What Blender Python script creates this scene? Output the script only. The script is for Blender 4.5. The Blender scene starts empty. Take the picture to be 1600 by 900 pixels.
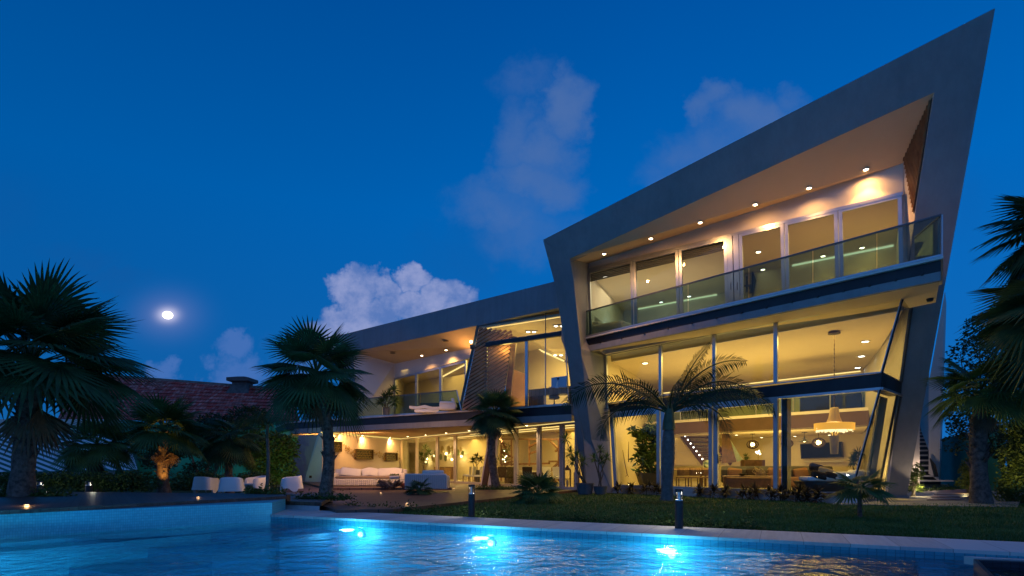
import bpy, math, random
from mathutils import Vector as V, Matrix
from mathutils.geometry import intersect_ray_tri
R = math.radians
scene = bpy.context.scene
COL = scene.collection

# ------------------------------------------------------------ camera, sky, exposure
FP, CH, HY = 890.0, 1.2, 727.0
cam = bpy.data.cameras.new('camera'); cam_o = bpy.data.objects.new('camera', cam); COL.objects.link(cam_o)
cam_o.location = (0, 0, CH); cam_o.rotation_euler = (R(90), 0, 0)
cam.sensor_width = 36; cam.lens = 36 * FP / 1600; cam.shift_y = (HY - 450) / 1600
cam.clip_end = 5000; cam.clip_start = 0.05
scene.camera = cam_o
scene.render.engine = 'CYCLES'
scene.cycles.use_denoising = True
scene.cycles.max_bounces = 7; scene.cycles.diffuse_bounces = 3; scene.cycles.glossy_bounces = 3
scene.cycles.transmission_bounces = 5; scene.cycles.transparent_max_bounces = 24
scene.cycles.caustics_reflective = False; scene.cycles.caustics_refractive = True
scene.cycles.sample_clamp_indirect = 3.0
scene.view_settings.view_transform = 'Standard'; scene.view_settings.look = 'None'
scene.view_settings.exposure = 0; scene.view_settings.gamma = 1

SKY = dict(top=(0.0, 0.050, 0.265), mid=(0.0, 0.130, 0.49), low=(0.008, 0.145, 0.48), back=(.045, .14, .42), glow=(.085, .29, .80), strength=1.0)
world = bpy.data.worlds.new('World'); scene.world = world; world.use_nodes = True
def build_world():
    nt = world.node_tree; N = nt.nodes; L = nt.links; N.clear()
    out = N.new('ShaderNodeOutputWorld'); bg = N.new('ShaderNodeBackground')
    L.new(bg.outputs[0], out.inputs[0])
    tc = N.new('ShaderNodeTexCoord'); sep = N.new('ShaderNodeSeparateXYZ'); L.new(tc.outputs['Generated'], sep.inputs[0])
    def M(op, a, b=None, c=None, clamp=False):
        n = N.new('ShaderNodeMath'); n.operation = op; n.use_clamp = clamp
        for i, q in enumerate((a, b, c)):
            if q is None: continue
            if isinstance(q, (int, float)): n.inputs[i].default_value = q
            else: L.new(q, n.inputs[i])
        return n.outputs[0]
    def smooth(x, a, b):
        n = N.new('ShaderNodeMapRange'); n.interpolation_type = 'SMOOTHSTEP'
        L.new(x, n.inputs[0]); n.inputs[1].default_value = a; n.inputs[2].default_value = b
        return n.outputs[0]
    yp = M('MAXIMUM', sep.outputs[1], 0.02)
    u = M('DIVIDE', sep.outputs[0], yp); v = M('DIVIDE', sep.outputs[2], yp)
    front = smooth(sep.outputs[1], 0.05, 0.2)
    # base gradient by elevation
    ramp = N.new('ShaderNodeValToRGB'); L.new(sep.outputs[2], ramp.inputs[0])
    e = ramp.color_ramp.elements
    e[0].position = 0.0; e[0].color = (*SKY['low'], 1)
    e[1].position = 0.80; e[1].color = (*SKY['top'], 1)
    m = e.new(0.40); m.color = (*SKY['mid'], 1)
    # the sky brightens a little towards the last light on the right
    side = N.new('ShaderNodeMapRange'); L.new(sep.outputs[0], side.inputs[0])
    side.inputs[1].default_value = -0.75; side.inputs[2].default_value = 0.2
    side.inputs[3].default_value = 0.74; side.inputs[4].default_value = 1.0; side.clamp = True
    base = N.new('ShaderNodeVectorMath'); base.operation = 'SCALE'; L.new(ramp.outputs[0], base.inputs[0]); L.new(side.outputs[0], base.inputs['Scale'])
    # warped direction coordinates for the clouds
    cb = N.new('ShaderNodeCombineXYZ'); L.new(u, cb.inputs[0]); L.new(v, cb.inputs[1])
    def noise(scale, detail, rough=0.6, src=None, dist=0.0):
        n = N.new('ShaderNodeTexNoise'); n.inputs['Scale'].default_value = scale
        n.inputs['Detail'].default_value = detail; n.inputs['Roughness'].default_value = rough
        n.inputs['Distortion'].default_value = dist
        L.new(src or cb.outputs[0], n.inputs['Vector']); return n
    wn1 = noise(5, 6, 0.65); wn2 = noise(14, 5, 0.6)
    s1 = N.new('ShaderNodeSeparateColor'); L.new(wn1.outputs['Color'], s1.inputs[0]); s2 = N.new('ShaderNodeSeparateColor'); L.new(wn2.outputs['Color'], s2.inputs[0])
    def warp(x, i, a, b): return M('ADD', x, M('ADD', M('MULTIPLY', M('SUBTRACT', s1.outputs[i], .5), a), M('MULTIPLY', M('SUBTRACT', s2.outputs[i], .5), b)))
    u0_, v0_ = u, v
    def blobs(lst, amp, nz, wa=.16, wb=.07):
        acc = None; u, v = warp(u0_, 0, wa, wb), warp(v0_, 1, wa, wb)
        for (x, y, rx, ry, w) in lst:
            cu, cv = (x - 800) / FP, (HY - y) / FP
            a = M('DIVIDE', M('SUBTRACT', u, cu), rx / FP); b = M('DIVIDE', M('SUBTRACT', v, cv), ry / FP)
            d = M('ADD', M('MULTIPLY', a, a), M('MULTIPLY', b, b))
            k = M('MULTIPLY', M('SUBTRACT', 1.0, d), w)
            k = M('MAXIMUM', k, -1.0)
            acc = k if acc is None else M('MAXIMUM', acc, k)
        return M('ADD', acc, M('MULTIPLY', M('SUBTRACT', nz, 0.5), amp))
    nA = noise(9, 8, 0.62); nB = noise(4.5, 7, 0.6); nC = noise(16, 6, 0.6)
    cum = blobs([(545,452,40,34,1.1),(590,455,34,28,1),(565,500,70,34,1.1),(640,435,34,24,1),(625,485,60,36,1),(690,462,42,30,.8),(520,520,60,30,.6),(668,500,60,40,.9),(725,470,26,26,.5)], 1.6, nA.outputs[0], .10, .06)
    low = blobs([(352,552,38,26,.9),(375,588,60,30,.9),(255,575,24,22,.8),(310,600,120,22,.6),(460,560,60,40,.35)], 2.0, nA.outputs[0])
    tall = blobs([(885,165,38,50,1.0),(800,215,50,75,.8),(850,235,60,60,1.0),(835,290,80,45,1.0),(770,330,90,45,.7),(835,360,90,50,.5),(820,130,45,30,.35),(1110,165,28,32,.7),(1175,185,60,55,.9),(1120,230,90,50,.6),(1220,150,30,24,.5),(1060,265,50,30,.3)], 1.9, nB.outputs[0])
    wisp = blobs([(110,395,80,22,.5),(170,425,70,20,.5),(30,330,70,60,.3),(720,400,90,60,.5),(1490,300,80,90,.25)], 1.6, nB.outputs[0])
    def mixc(fac, a, colr):
        n = N.new('ShaderNodeMix'); n.data_type = 'RGBA'; L.new(fac, n.inputs['Factor'])
        L.new(a, n.inputs['A'])
        if isinstance(colr, tuple): n.inputs['B'].default_value = (*colr, 1)
        else: L.new(colr, n.inputs['B'])
        return n.outputs['Result']
    def F(x, k): return M('MULTIPLY', M('MULTIPLY', x, k), front)
    # the last twilight behind the viewer is paler
    bk_ = N.new('ShaderNodeMix'); bk_.data_type = 'RGBA'; L.new(smooth(sep.outputs[1], 0.22, -0.25), bk_.inputs['Factor']); L.new(base.outputs[0], bk_.inputs['A']); 
    bz_ = N.new('ShaderNodeMix'); bz_.data_type = 'RGBA'; L.new(smooth(sep.outputs[2], 0.0, 0.55), bz_.inputs['Factor'])
    bz_.inputs['A'].default_value = (*SKY['glow'], 1); bz_.inputs['B'].default_value = (*SKY['back'], 1); L.new(bz_.outputs['Result'], bk_.inputs['B'])
    c = bk_.outputs['Result']
    c = mixc(F(smooth(wisp, -0.3, 1.3), 0.40), c, (0.010, 0.085, 0.31))
    c = mixc(F(smooth(tall, -0.35, 1.5), 0.78), c, (0.085, 0.168, 0.40))
    c = mixc(F(smooth(low, -0.05, 0.8), 0.75), c, (0.070, 0.170, 0.48))
    # the cumulus: lit billows over bluish shaded ones
    sh = N.new('ShaderNodeMix'); sh.data_type = 'RGBA'; L.new(smooth(M('ADD', M('MULTIPLY', nC.outputs[0], .55), M('MULTIPLY', nA.outputs[0], .45)), 0.40, 0.60), sh.inputs['Factor'])
    sh.inputs['A'].default_value = (0.10, 0.19, 0.48, 1); sh.inputs['B'].default_value = (0.30, 0.35, 0.62, 1)
    c = mixc(F(smooth(cum, 0.0, 0.55), 0.92), c, sh.outputs['Result'])
    # moon glow in the thin haze
    mu, mv = (262 - 800) / FP, (HY - 492) / FP
    a = M('MULTIPLY', M('SUBTRACT', u, mu), 1 / 0.030); b = M('MULTIPLY', M('SUBTRACT', v, mv), 1 / 0.021)
    dd = M('ADD', M('MULTIPLY', a, a), M('MULTIPLY', b, b))
    g = M('MULTIPLY', M('POWER', 2.718, M('MULTIPLY', dd, -3.2)), 0.6)
    g2 = M('MULTIPLY', M('POWER', 2.718, M('MULTIPLY', dd, -0.40)), 0.10)
    gs = N.new('ShaderNodeVectorMath'); gs.operation = 'SCALE'; gs.inputs[0].default_value = (1.0, 0.85, 0.78); L.new(F(g, 1.0), gs.inputs['Scale'])
    gs2 = N.new('ShaderNodeVectorMath'); gs2.operation = 'SCALE'; gs2.inputs[0].default_value = (0.8, 0.55, 0.6); L.new(F(g2, 1.0), gs2.inputs['Scale'])
    ad = N.new('ShaderNodeVectorMath'); ad.operation = 'ADD'; L.new(c, ad.inputs[0]); L.new(gs.outputs[0], ad.inputs[1])
    ad2 = N.new('ShaderNodeVectorMath'); ad2.operation = 'ADD'; L.new(ad.outputs[0], ad2.inputs[0]); L.new(gs2.outputs[0], ad2.inputs[1])
    L.new(ad2.outputs[0], bg.inputs[0]); bg.inputs[1].default_value = SKY['strength']
build_world()

# ------------------------------------------------------------ geometry helpers
def ray(x, y): return (x - 800) / FP, (HY - y) / FP
def on(pl, x, y, ofs=0.0):            # photo column/row met with a wall plane  y = a + b x + c z
    a, b, c = pl; r, s = ray(x, y); d = (a - ofs + c * CH) / (1 - b * r - c * s)
    return V((r * d, d, CH + s * d))
def onz(z, x, y):                     # met with a level surface
    r, s = ray(x, y); d = (z - CH) / s; return V((r * d, d, z))
def dep(d, x, y): r, s = ray(x, y); return V((r * d, d, CH + s * d))
def xz(pl, x, z, ofs=0.0):            # on an upright plane at that column, at height z
    a, b, c = pl; r = (x - 800) / FP; d = (a - ofs) / (1 - b * r); return V((r * d, d, z))
def dz(d, x, z): r = (x - 800) / FP; return V((r * d, d, z))

G = (27.98, -.548, -.5)     # leaning front frame of the tall block
F = (29.99, -1.16, 0)       # glass front of the tall block
FB = (27.9, -1.16, 0)       # edge of its balcony
W = (27.0, -.786, 0)        # its top floor windows
Mz = (39.7, -1.16, 0)       # mezzanine edge
B = (49.0, -1.16, 0)        # back wall
S = (26.9, -.636, 0)        # edge of the low wing's slab
LF = (27.0, -.795, 0)       # roof fascia of the low wing
LU = (28.2, -1.047, 0)      # its bedroom windows
LW = (30.0, -1.5, 0)        # its ground floor glazing

def tag(o, label=None, cat=None, group=None, kind=None):
    if label: o['label'] = label
    if cat: o['category'] = cat
    if group: o['group'] = group
    if kind: o['kind'] = kind
    return o
def wpos(o):
    p = V((0, 0, 0))
    while o: p += V(o.location); o = o.parent
    return p
def empty(name, loc, label=None, cat=None, group=None, kind=None):
    o = bpy.data.objects.new(name, None); COL.objects.link(o); o.location = loc; o.empty_display_size = .2
    return tag(o, label, cat, group, kind)
def copy_tree(o, parent=None):
    c = o.copy(); COL.objects.link(c); c.parent = parent
    for ch in list(o.children): copy_tree(ch, c)
    return c

class MB:
    def __init__(s): s.v = []; s.f = []; s.uv = None
    def add(s, vs, fs):
        n = len(s.v); s.v += [tuple(p) for p in vs]; s.f += [tuple(i + n for i in f) for f in fs]; return s
    def poly(s, pts): return s.add(pts, [tuple(range(len(pts)))])
    def prism(s, pts, vec):
        n = len(pts); vec = V(vec); b = [V(p) + vec for p in pts]
        fs = [tuple(range(n)), tuple(range(2 * n - 1, n - 1, -1))]
        fs += [(i, i + n, (i + 1) % n + n, (i + 1) % n) for i in range(n)]
        return s.add(list(pts) + b, fs)
    def slab(s, pts, z0, z1):
        return s.prism([V((p[0], p[1], z0)) for p in pts], (0, 0, z1 - z0))
    def loft(s, rows, close=True, caps=True):
        n = len(rows[0]); vs = [p for r in rows for p in r]; fs = []
        for i in range(len(rows) - 1):
            for j in range(n if close else n - 1):
                k = (j + 1) % n; fs.append((i * n + j, i * n + k, (i + 1) * n + k, (i + 1) * n + j))
        if caps and close: fs += [tuple(range(n - 1, -1, -1)), tuple(range((len(rows) - 1) * n, len(rows) * n))]
        return s.add(vs, fs)
    def box(s, c, sz, rz=0, M=None):
        c = V(c); m = Matrix.Rotation(rz, 3, 'Z') if M is None else M
        hx, hy, hz = sz[0] / 2, sz[1] / 2, sz[2] / 2
        vs = [c + m @ V((x, y, z)) for x in (-hx, hx) for y in (-hy, hy) for z in (-hz, hz)]
        return s.add(vs, [(0,1,3,2),(4,6,7,5),(0,4,5,1),(2,3,7,6),(0,2,6,4),(1,5,7,3)])
    def bevbox(s, c, sz, bv, rz=0, M=None, tz=1.0):
        # box with rounded corners: stacked rounded-rect rings
        c = V(c); m = Matrix.Rotation(rz, 3, 'Z') if M is None else M
        rows = []
        K = 3
        lv = [(-1, k) for k in range(K + 1)] + [(1, k) for k in range(K, -1, -1)]
        for sgn, k in lv:
            a = (k / K) * math.pi / 2
            ins = bv * (1 - math.sin(a)); z = sgn * (sz[2] / 2 - bv * (1 - math.cos(a)))
            t = 1 + (tz - 1) * (z / sz[2] + .5)
            hx, hy = (sz[0] / 2 - ins) * t, (sz[1] / 2 - ins) * t; rr = max(bv - ins * .5, 1e-4)
            ring = []
            for q, (sx, sy) in enumerate(((1,1),(-1,1),(-1,-1),(1,-1))):
                for j in range(3):
                    b = q * math.pi / 2 + j * math.pi / 4
                    ring.append(c + m @ V((sx * (hx - rr) + rr * math.cos(b), sy * (hy - rr) + rr * math.sin(b), z)))
            rows.append(ring)
        return s.loft(rows)
    def bar(s, p, q, w, h=None, up=(0, 0, 1)):
        p, q = V(p), V(q); d = (q - p).normalized(); up = V(up)
        if abs(d.dot(up)) > .95: up = V((1, 0, 0))
        x = d.cross(up).normalized(); y = x.cross(d); h = h or w
        o = [x * w / 2 + y * h / 2, -x * w / 2 + y * h / 2, -x * w / 2 - y * h / 2, x * w / 2 - y * h / 2]
        return s.add([p + k for k in o] + [q + k for k in o], [(0,1,2,3),(7,6,5,4),(0,4,5,1),(1,5,6,2),(2,6,7,3),(3,7,4,0)])
    def tube(s, pts, rad, n=8, caps=True):
        pts = [V(p) for p in pts]; rows = []
        if isinstance(rad, (int, float)): rad = [rad] * len(pts)
        px = None
        for i, p in enumerate(pts):
            d = (pts[min(i + 1, len(pts) - 1)] - pts[max(i - 1, 0)]).normalized()
            up = px if px is not None else (V((1, 0, 0)) if abs(d.z) > .8 else V((0, 0, 1)))
            x = (up - d * d.dot(up)).normalized(); px = x; y = d.cross(x)
            rows.append([p + (x * math.cos(a) + y * math.sin(a)) * rad[i] for a in [2 * math.pi * k / n for k in range(n)]])
        return s.loft(rows, True, caps)
    def lathe(s, prof, c=(0, 0, 0), n=20, caps=True):
        c = V(c)
        rows = [[c + V((r * math.cos(2 * math.pi * k / n), r * math.sin(2 * math.pi * k / n), z)) for k in range(n)] for r, z in prof]
        return s.loft(rows, True, caps)
    def ball(s, c, r, n=10, sq=(1, 1, 1)):
        c = V(c); rows = []
        for i in range(n // 2 + 1):
            t = math.pi * i / (n // 2); rr = max(math.sin(t), .01)
            rows.append([c + V((r * sq[0] * rr * math.cos(2 * math.pi * k / n), r * sq[1] * rr * math.sin(2 * math.pi * k / n), -r * sq[2] * math.cos(t))) for k in range(n)])
        return s.loft(rows)
    def build(s, name, mat, parent=None, smooth=False, label=None, cat=None, group=None, kind=None):
        me = bpy.data.meshes.new(name)
        o = bpy.data.objects.new(name, me)
        if parent: org = wpos(parent); o.parent = parent
        else:
            xs = [p[0] for p in s.v]; ys = [p[1] for p in s.v]; zs = [p[2] for p in s.v]
            org = V(((min(xs) + max(xs)) / 2, (min(ys) + max(ys)) / 2, min(zs))); o.location = org
        me.from_pydata([(p[0] - org.x, p[1] - org.y, p[2] - org.z) for p in s.v], [], s.f)
        me.update()
        if smooth:
            me.polygons.foreach_set('use_smooth', [True] * len(me.polygons))
            try: me.set_sharp_from_angle(angle=R(42))
            except Exception: pass
        for m in (mat if isinstance(mat, list) else [mat]): me.materials.append(m)
        COL.objects.link(o)
        return tag(o, label, cat, group, kind)
def fixn(o):
    import bmesh
    bm = bmesh.new(); bm.from_mesh(o.data); bmesh.ops.recalc_face_normals(bm, faces=bm.faces); bm.to_mesh(o.data); bm.free(); return o

# ------------------------------------------------------------ materials
MATS = {}
def mat(name, col, rough=.6, metal=0, spec=.5, var=.0, vscale=3, bump=0, bscale=30, col2=None, trans=0, coat=0, alpha=1, detail=5):
    if name in MATS: return MATS[name]
    m = bpy.data.materials.new(name); m.use_nodes = True; N = m.node_tree.nodes; L = m.node_tree.links
    p = N['Principled BSDF']; p.inputs['Roughness'].default_value = rough; p.inputs['Metallic'].default_value = metal
    p.inputs['Specular IOR Level'].default_value = spec; p.inputs['Base Color'].default_value = (*col, 1)
    p.inputs['Coat Weight'].default_value = coat
    if 'Transmission Weight' in p.inputs: p.inputs['Transmission Weight'].default_value = trans
    tc = N.new('ShaderNodeTexCoord')
    if var or col2:
        n = N.new('ShaderNodeTexNoise'); n.inputs['Scale'].default_value = vscale; n.inputs['Detail'].default_value = detail; n.inputs['Roughness'].default_value = .65
        L.new(tc.outputs['Object'], n.inputs['Vector'])
        r = N.new('ShaderNodeValToRGB'); L.new(n.outputs[0], r.inputs[0])
        c2 = col2 or tuple(min(1, c * (1 + var)) for c in col); c1 = tuple(c * (1 - var) for c in col) if not col2 else col
        r.color_ramp.elements[0].position = .35; r.color_ramp.elements[0].color = (*c1, 1)
        r.color_ramp.elements[1].position = .65; r.color_ramp.elements[1].color = (*c2, 1)
        L.new(r.outputs[0], p.inputs['Base Color'])
    if bump:
        n2 = N.new('ShaderNodeTexNoise'); n2.inputs['Scale'].default_value = bscale; n2.inputs['Detail'].default_value = 6
        L.new(tc.outputs['Object'], n2.inputs['Vector'])
        b = N.new('ShaderNodeBump'); b.inputs['Strength'].default_value = bump; b.inputs['Distance'].default_value = .03
        L.new(n2.outputs[0], b.inputs['Height']); L.new(b.outputs[0], p.inputs['Normal'])
    MATS[name] = m; return m
def emis(name, col, s):
    if name in MATS: return MATS[name]
    m = bpy.data.materials.new(name); m.use_nodes = True; N = m.node_tree.nodes; N.clear()
    e = N.new('ShaderNodeEmission'); e.inputs[0].default_value = (*col, 1); e.inputs[1].default_value = s
    o = N.new('ShaderNodeOutputMaterial'); m.node_tree.links.new(e.outputs[0], o.inputs[0]); MATS[name] = m; return m
def schlick(nt, r0, normal=None):
    N = nt.nodes; L = nt.links; g = N.new('ShaderNodeNewGeometry'); d = N.new('ShaderNodeVectorMath'); d.operation = 'DOT_PRODUCT'
    L.new(g.outputs['Incoming'], d.inputs[0]); L.new(normal or g.outputs['Normal'], d.inputs[1])
    def M(op, a, b):
        n = N.new('ShaderNodeMath'); n.operation = op
        for i, q in enumerate((a, b)):
            if isinstance(q, (int, float)): n.inputs[i].default_value = q
            else: L.new(q, n.inputs[i])
        return n.outputs[0]
    ab = M('ABSOLUTE', d.outputs['Value'], 0); return M('MULTIPLY_ADD' if 0 else 'ADD', M('MULTIPLY', M('POWER', M('SUBTRACT', 1.0, ab), 5.0), 1 - r0), r0)
def glass(name, tint=(.9, .95, .93), refl=1.0, ior=1.45):
    if name in MATS: return MATS[name]
    m = bpy.data.materials.new(name); m.use_nodes = True; N = m.node_tree.nodes; L = m.node_tree.links; N.clear()
    t = N.new('ShaderNodeBsdfTransparent'); t.inputs[0].default_value = (*tint, 1)
    g = N.new('ShaderNodeBsdfGlossy'); g.inputs['Roughness'].default_value = .015; g.inputs[0].default_value = (refl, refl, refl, 1)
    fr = schlick(m.node_tree, ((ior - 1) / (ior + 1)) ** 2)
    mx = N.new('ShaderNodeMixShader'); L.new(fr, mx.inputs[0]); L.new(t.outputs[0], mx.inputs[1]); L.new(g.outputs[0], mx.inputs[2])
    o = N.new('ShaderNodeOutputMaterial'); L.new(mx.outputs[0], o.inputs[0]); MATS[name] = m; return m
def leafmat(name, c1, c2, rough=.55, transl=.25, scale=1.5):
    if name in MATS: return MATS[name]
    m = bpy.data.materials.new(name); m.use_nodes = True; N = m.node_tree.nodes; L = m.node_tree.links
    p = N['Principled BSDF']; p.inputs['Roughness'].default_value = rough; p.inputs['Specular IOR Level'].default_value = .35
    tc = N.new('ShaderNodeTexCoord'); n = N.new('ShaderNodeTexNoise'); n.inputs['Scale'].default_value = scale; n.inputs['Detail'].default_value = 6; n.inputs['Roughness'].default_value = .7
    L.new(tc.outputs['Object'], n.inputs['Vector']); r = N.new('ShaderNodeValToRGB'); L.new(n.outputs[0], r.inputs[0])
    r.color_ramp.elements[0].position = .35; r.color_ramp.elements[0].color = (*c1, 1)
    r.color_ramp.elements[1].position = .65; r.color_ramp.elements[1].color = (*c2, 1)
    L.new(r.outputs[0], p.inputs['Base Color'])
    t = N.new('ShaderNodeBsdfTranslucent'); L.new(r.outputs[0], t.inputs[0])
    mx = N.new('ShaderNodeMixShader'); mx.inputs[0].default_value = transl; L.new(p.outputs[0], mx.inputs[1]); L.new(t.outputs[0], mx.inputs[2])
    L.new(mx.outputs[0], N['Material Output'].inputs[0]); MATS[name] = m; return m
def boards(name, c1, c2, width, ang=0, rough=.5, axis='Z', gap=(.01,.008,.006), gapw=.06, vert=False):
    # planks: stripes along a direction in object space, with grain and dark joints
    if name in MATS: return MATS[name]
    m = bpy.data.materials.new(name); m.use_nodes = True; N = m.node_tree.nodes; L = m.node_tree.links
    p = N['Principled BSDF']; p.inputs['Roughness'].default_value = rough
    tc = N.new('ShaderNodeTexCoord'); mp = N.new('ShaderNodeMapping'); L.new(tc.outputs['Object'], mp.inputs[0])
    mp.inputs['Rotation'].default_value = (R(90) if vert else 0, 0, R(ang))
    sp = N.new('ShaderNodeSeparateXYZ'); L.new(mp.outputs[0], sp.inputs[0])
    d = N.new('ShaderNodeMath'); d.operation = 'DIVIDE'; L.new(sp.outputs[0], d.inputs[0]); d.inputs[1].default_value = width
    fl = N.new('ShaderNodeMath'); fl.operation = 'FLOOR'; L.new(d.outputs[0], fl.inputs[0])
    fr = N.new('ShaderNodeMath'); fr.operation = 'FRACT'; L.new(d.outputs[0], fr.inputs[0])
    wn = N.new('ShaderNodeTexWhiteNoise'); wn.noise_dimensions = '1D'; L.new(fl.outputs[0], wn.inputs['W'])
    n = N.new('ShaderNodeTexNoise'); n.inputs['Scale'].default_value = 2.5; n.inputs['Detail'].default_value = 7
    ms = N.new('ShaderNodeVectorMath'); ms.operation = 'MULTIPLY'; ms.inputs[1].default_value = (6, .5, 1); L.new(mp.outputs[0], ms.inputs[0]); L.new(ms.outputs[0], n.inputs[0])
    ad = N.new('ShaderNodeMath'); ad.operation = 'MULTIPLY_ADD'; L.new(wn.outputs[0], ad.inputs[0]); ad.inputs[1].default_value = .6; L.new(n.outputs[0], ad.inputs[2])
    r = N.new('ShaderNodeValToRGB'); L.new(ad.outputs[0], r.inputs[0]); r.color_ramp.elements[0].position = .35; r.color_ramp.elements[1].position = 1.0
    r.color_ramp.elements[0].color = (*c1, 1); r.color_ramp.elements[1].color = (*c2, 1)
    cp = N.new('ShaderNodeMath'); cp.operation = 'LESS_THAN'; L.new(fr.outputs[0], cp.inputs[0]); cp.inputs[1].default_value = gapw
    mx = N.new('ShaderNodeMix'); mx.data_type = 'RGBA'; L.new(cp.outputs[0], mx.inputs['Factor']); L.new(r.outputs[0], mx.inputs['A']); mx.inputs['B'].default_value = (*gap, 1)
    L.new(mx.outputs['Result'], p.inputs['Base Color'])
    b = N.new('ShaderNodeBump'); b.inputs['Strength'].default_value = .4; b.inputs['Distance'].default_value = .01; iv = N.new('ShaderNodeMath'); iv.operation = 'SUBTRACT'; iv.inputs[0].default_value = 1; L.new(cp.outputs[0], iv.inputs[1]); L.new(iv.outputs[0], b.inputs['Height']); L.new(b.outputs[0], p.inputs['Normal'])
    MATS[name] = m; return m

stucco = mat('stucco_grey', (.265, .275, .29), .75, spec=.3, var=.08, vscale=.7, bump=.25, bscale=60)
def streaks(m, amt=.16):
    N = m.node_tree.nodes; L = m.node_tree.links; p = N['Principled BSDF']; src = p.inputs['Base Color'].links[0].from_socket
    tc = N.new('ShaderNodeTexCoord'); mp = N.new('ShaderNodeMapping'); mp.inputs['Scale'].default_value = (3.2, 3.2, .22); L.new(tc.outputs['Object'], mp.inputs[0])
    n = N.new('ShaderNodeTexNoise'); n.inputs['Scale'].default_value = 1.4; n.inputs['Detail'].default_value = 8; n.inputs['Roughness'].default_value = .7; L.new(mp.outputs[0], n.inputs[0])
    r = N.new('ShaderNodeMapRange'); L.new(n.outputs[0], r.inputs[0]); r.inputs[1].default_value = .40; r.inputs[2].default_value = .68; r.inputs[3].default_value = 1; r.inputs[4].default_value = 1 - amt
    s = N.new('ShaderNodeVectorMath'); s.operation = 'SCALE'; L.new(src, s.inputs[0]); L.new(r.outputs[0], s.inputs['Scale']); L.new(s.outputs[0], p.inputs['Base Color'])
streaks(stucco, .12)
plaster = mat('plaster_white', (.60, .56, .52), .8, spec=.25, var=.04, vscale=.8, bump=.12, bscale=50)
ceilm = mat('ceiling_paint', (.66, .56, .42), .85, spec=.2, var=.03, vscale=.5)
soffm = mat('soffit_paint', (.62, .46, .29), .85, spec=.2, var=.04, vscale=.5)
cream = mat('cream_paint', (.70, .60, .42), .8, spec=.2, var=.04, vscale=.6)
alu = mat('brushed_aluminium', (.44, .47, .52), .34, metal=.85, var=.05, vscale=4)
alud = mat('dark_aluminium', (.12, .13, .14), .4, metal=.7)
steel = mat('dark_steel', (.022, .024, .03), .45, metal=.3, var=.2, vscale=2)
dark = mat('black_plastic', (.012, .012, .013), .5)
whitep = mat('white_plastic', (.86, .87, .88), .35)
gl = glass('window_glass', (.95, .96, .92), .5)
glr = glass('railing_glass', (.56, .68, .66), .8, 1.35)
woodd = boards('dark_wood_boards', (.045, .02, .012), (.16, .075, .04), .16)
walnut = mat('walnut', (.05, .024, .014), .45, col2=(.13, .06, .03), vscale=5)
oak = mat('oak', (.16, .09, .045), .5, col2=(.30, .18, .09), vscale=6)
tilef = mat('stone_floor', (.45, .40, .32), .22, var=.08, vscale=1.2)
fabw = mat('white_fabric', (.74, .72, .68), .9, spec=.1, bump=.3, bscale=120)
fabt = mat('tan_fabric', (.42, .32, .20), .9, spec=.1, bump=.3, bscale=100)
fabb = mat('dark_brown_fabric', (.05, .035, .025), .9, spec=.1, bump=.3, bscale=100)
fabn = mat('navy_fabric', (.02, .03, .06), .9, spec=.1)
warm_led = emis('warm_led', (1.0, .72, .26), 1.5)
bulbw = emis('downlight_bulb', (1.0, .70, .38), 30)
bulby = emis('indoor_bulb', (1.0, .82, .50), 14)
bulbc = emis('cool_bulb', (1.0, .95, .85), 9)
WARM = (1.0, .47, .13); YEL = (1.0, .675, .165)

def lamp(name, kind, loc, power, col=YEL, size=.1, size_y=None, rot=None, spot=None, blend=.6, parent=None, tgt=None):
    l = bpy.data.lights.new(name, kind); l.energy = power; l.color = col
    if kind == 'AREA':
        l.size = size
        if size_y: l.shape = 'RECTANGLE'; l.size_y = size_y
    else: l.shadow_soft_size = size
    if kind == 'SPOT': l.spot_size = R(spot); l.spot_blend = blend
    o = bpy.data.objects.new(name, l); COL.objects.link(o)
    loc = V(loc)
    if tgt is not None: o.rotation_euler = (V(tgt) - loc).to_track_quat('-Z', 'Y').to_euler()
    elif rot: o.rotation_euler = rot
    if parent: o.parent = parent; o.location = loc - wpos(parent)
    else: o.location = loc
    return o

def lerp(a, b, t): return V(a) * (1 - t) + V(b) * t
def nrm(a, b, c): return (V(b) - V(a)).cross(V(c) - V(a)).normalized()
def toward_cam(n, p): return n if n.dot(V((0, 0, 1.2)) - V(p)) > 0 else -n
def qframe(mb, TL, TR, BR, BL, w, t):
    TL, TR, BR, BL = V(TL), V(TR), V(BR), V(BL)
    n = toward_cam(nrm(TL, TR, BL), TL) * t
    if isinstance(w, (int, float)): w = (w, w, w, w)   # top right bottom left
    ut = (TR - TL).normalized(); ub = (BR - BL).normalized(); ul = (BL - TL).normalized(); ur = (BR - TR).normalized()
    a = TL + ut * w[3] + ul * w[0]; b = TR - ut * w[1] + ur * w[0]; c = BR - ub * w[1] - ur * w[2]; d = BL + ub * w[3] - ul * w[2]
    for q in ((TL, TR, b, a), (TR, BR, c, b), (BR, BL, d, c), (BL, TL, a, d)): mb.prism(q, n)
    return a, b, c, d
def window(parent, TL, TR, BR, BL, w=.06, t=.08, m=None, g=None, name='window', label=None, gt=.012):
    mb = MB(); a, b, c, d = qframe(mb, TL, TR, BR, BL, w, t)
    f = mb.build(name, m or alu, parent, label=label)
    n = toward_cam(nrm(TL, TR, BL), TL)
    MB().prism([p + n * t * .35 for p in (a, b, c, d)], n * gt).build('pane', g or gl, f)
    return f
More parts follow.
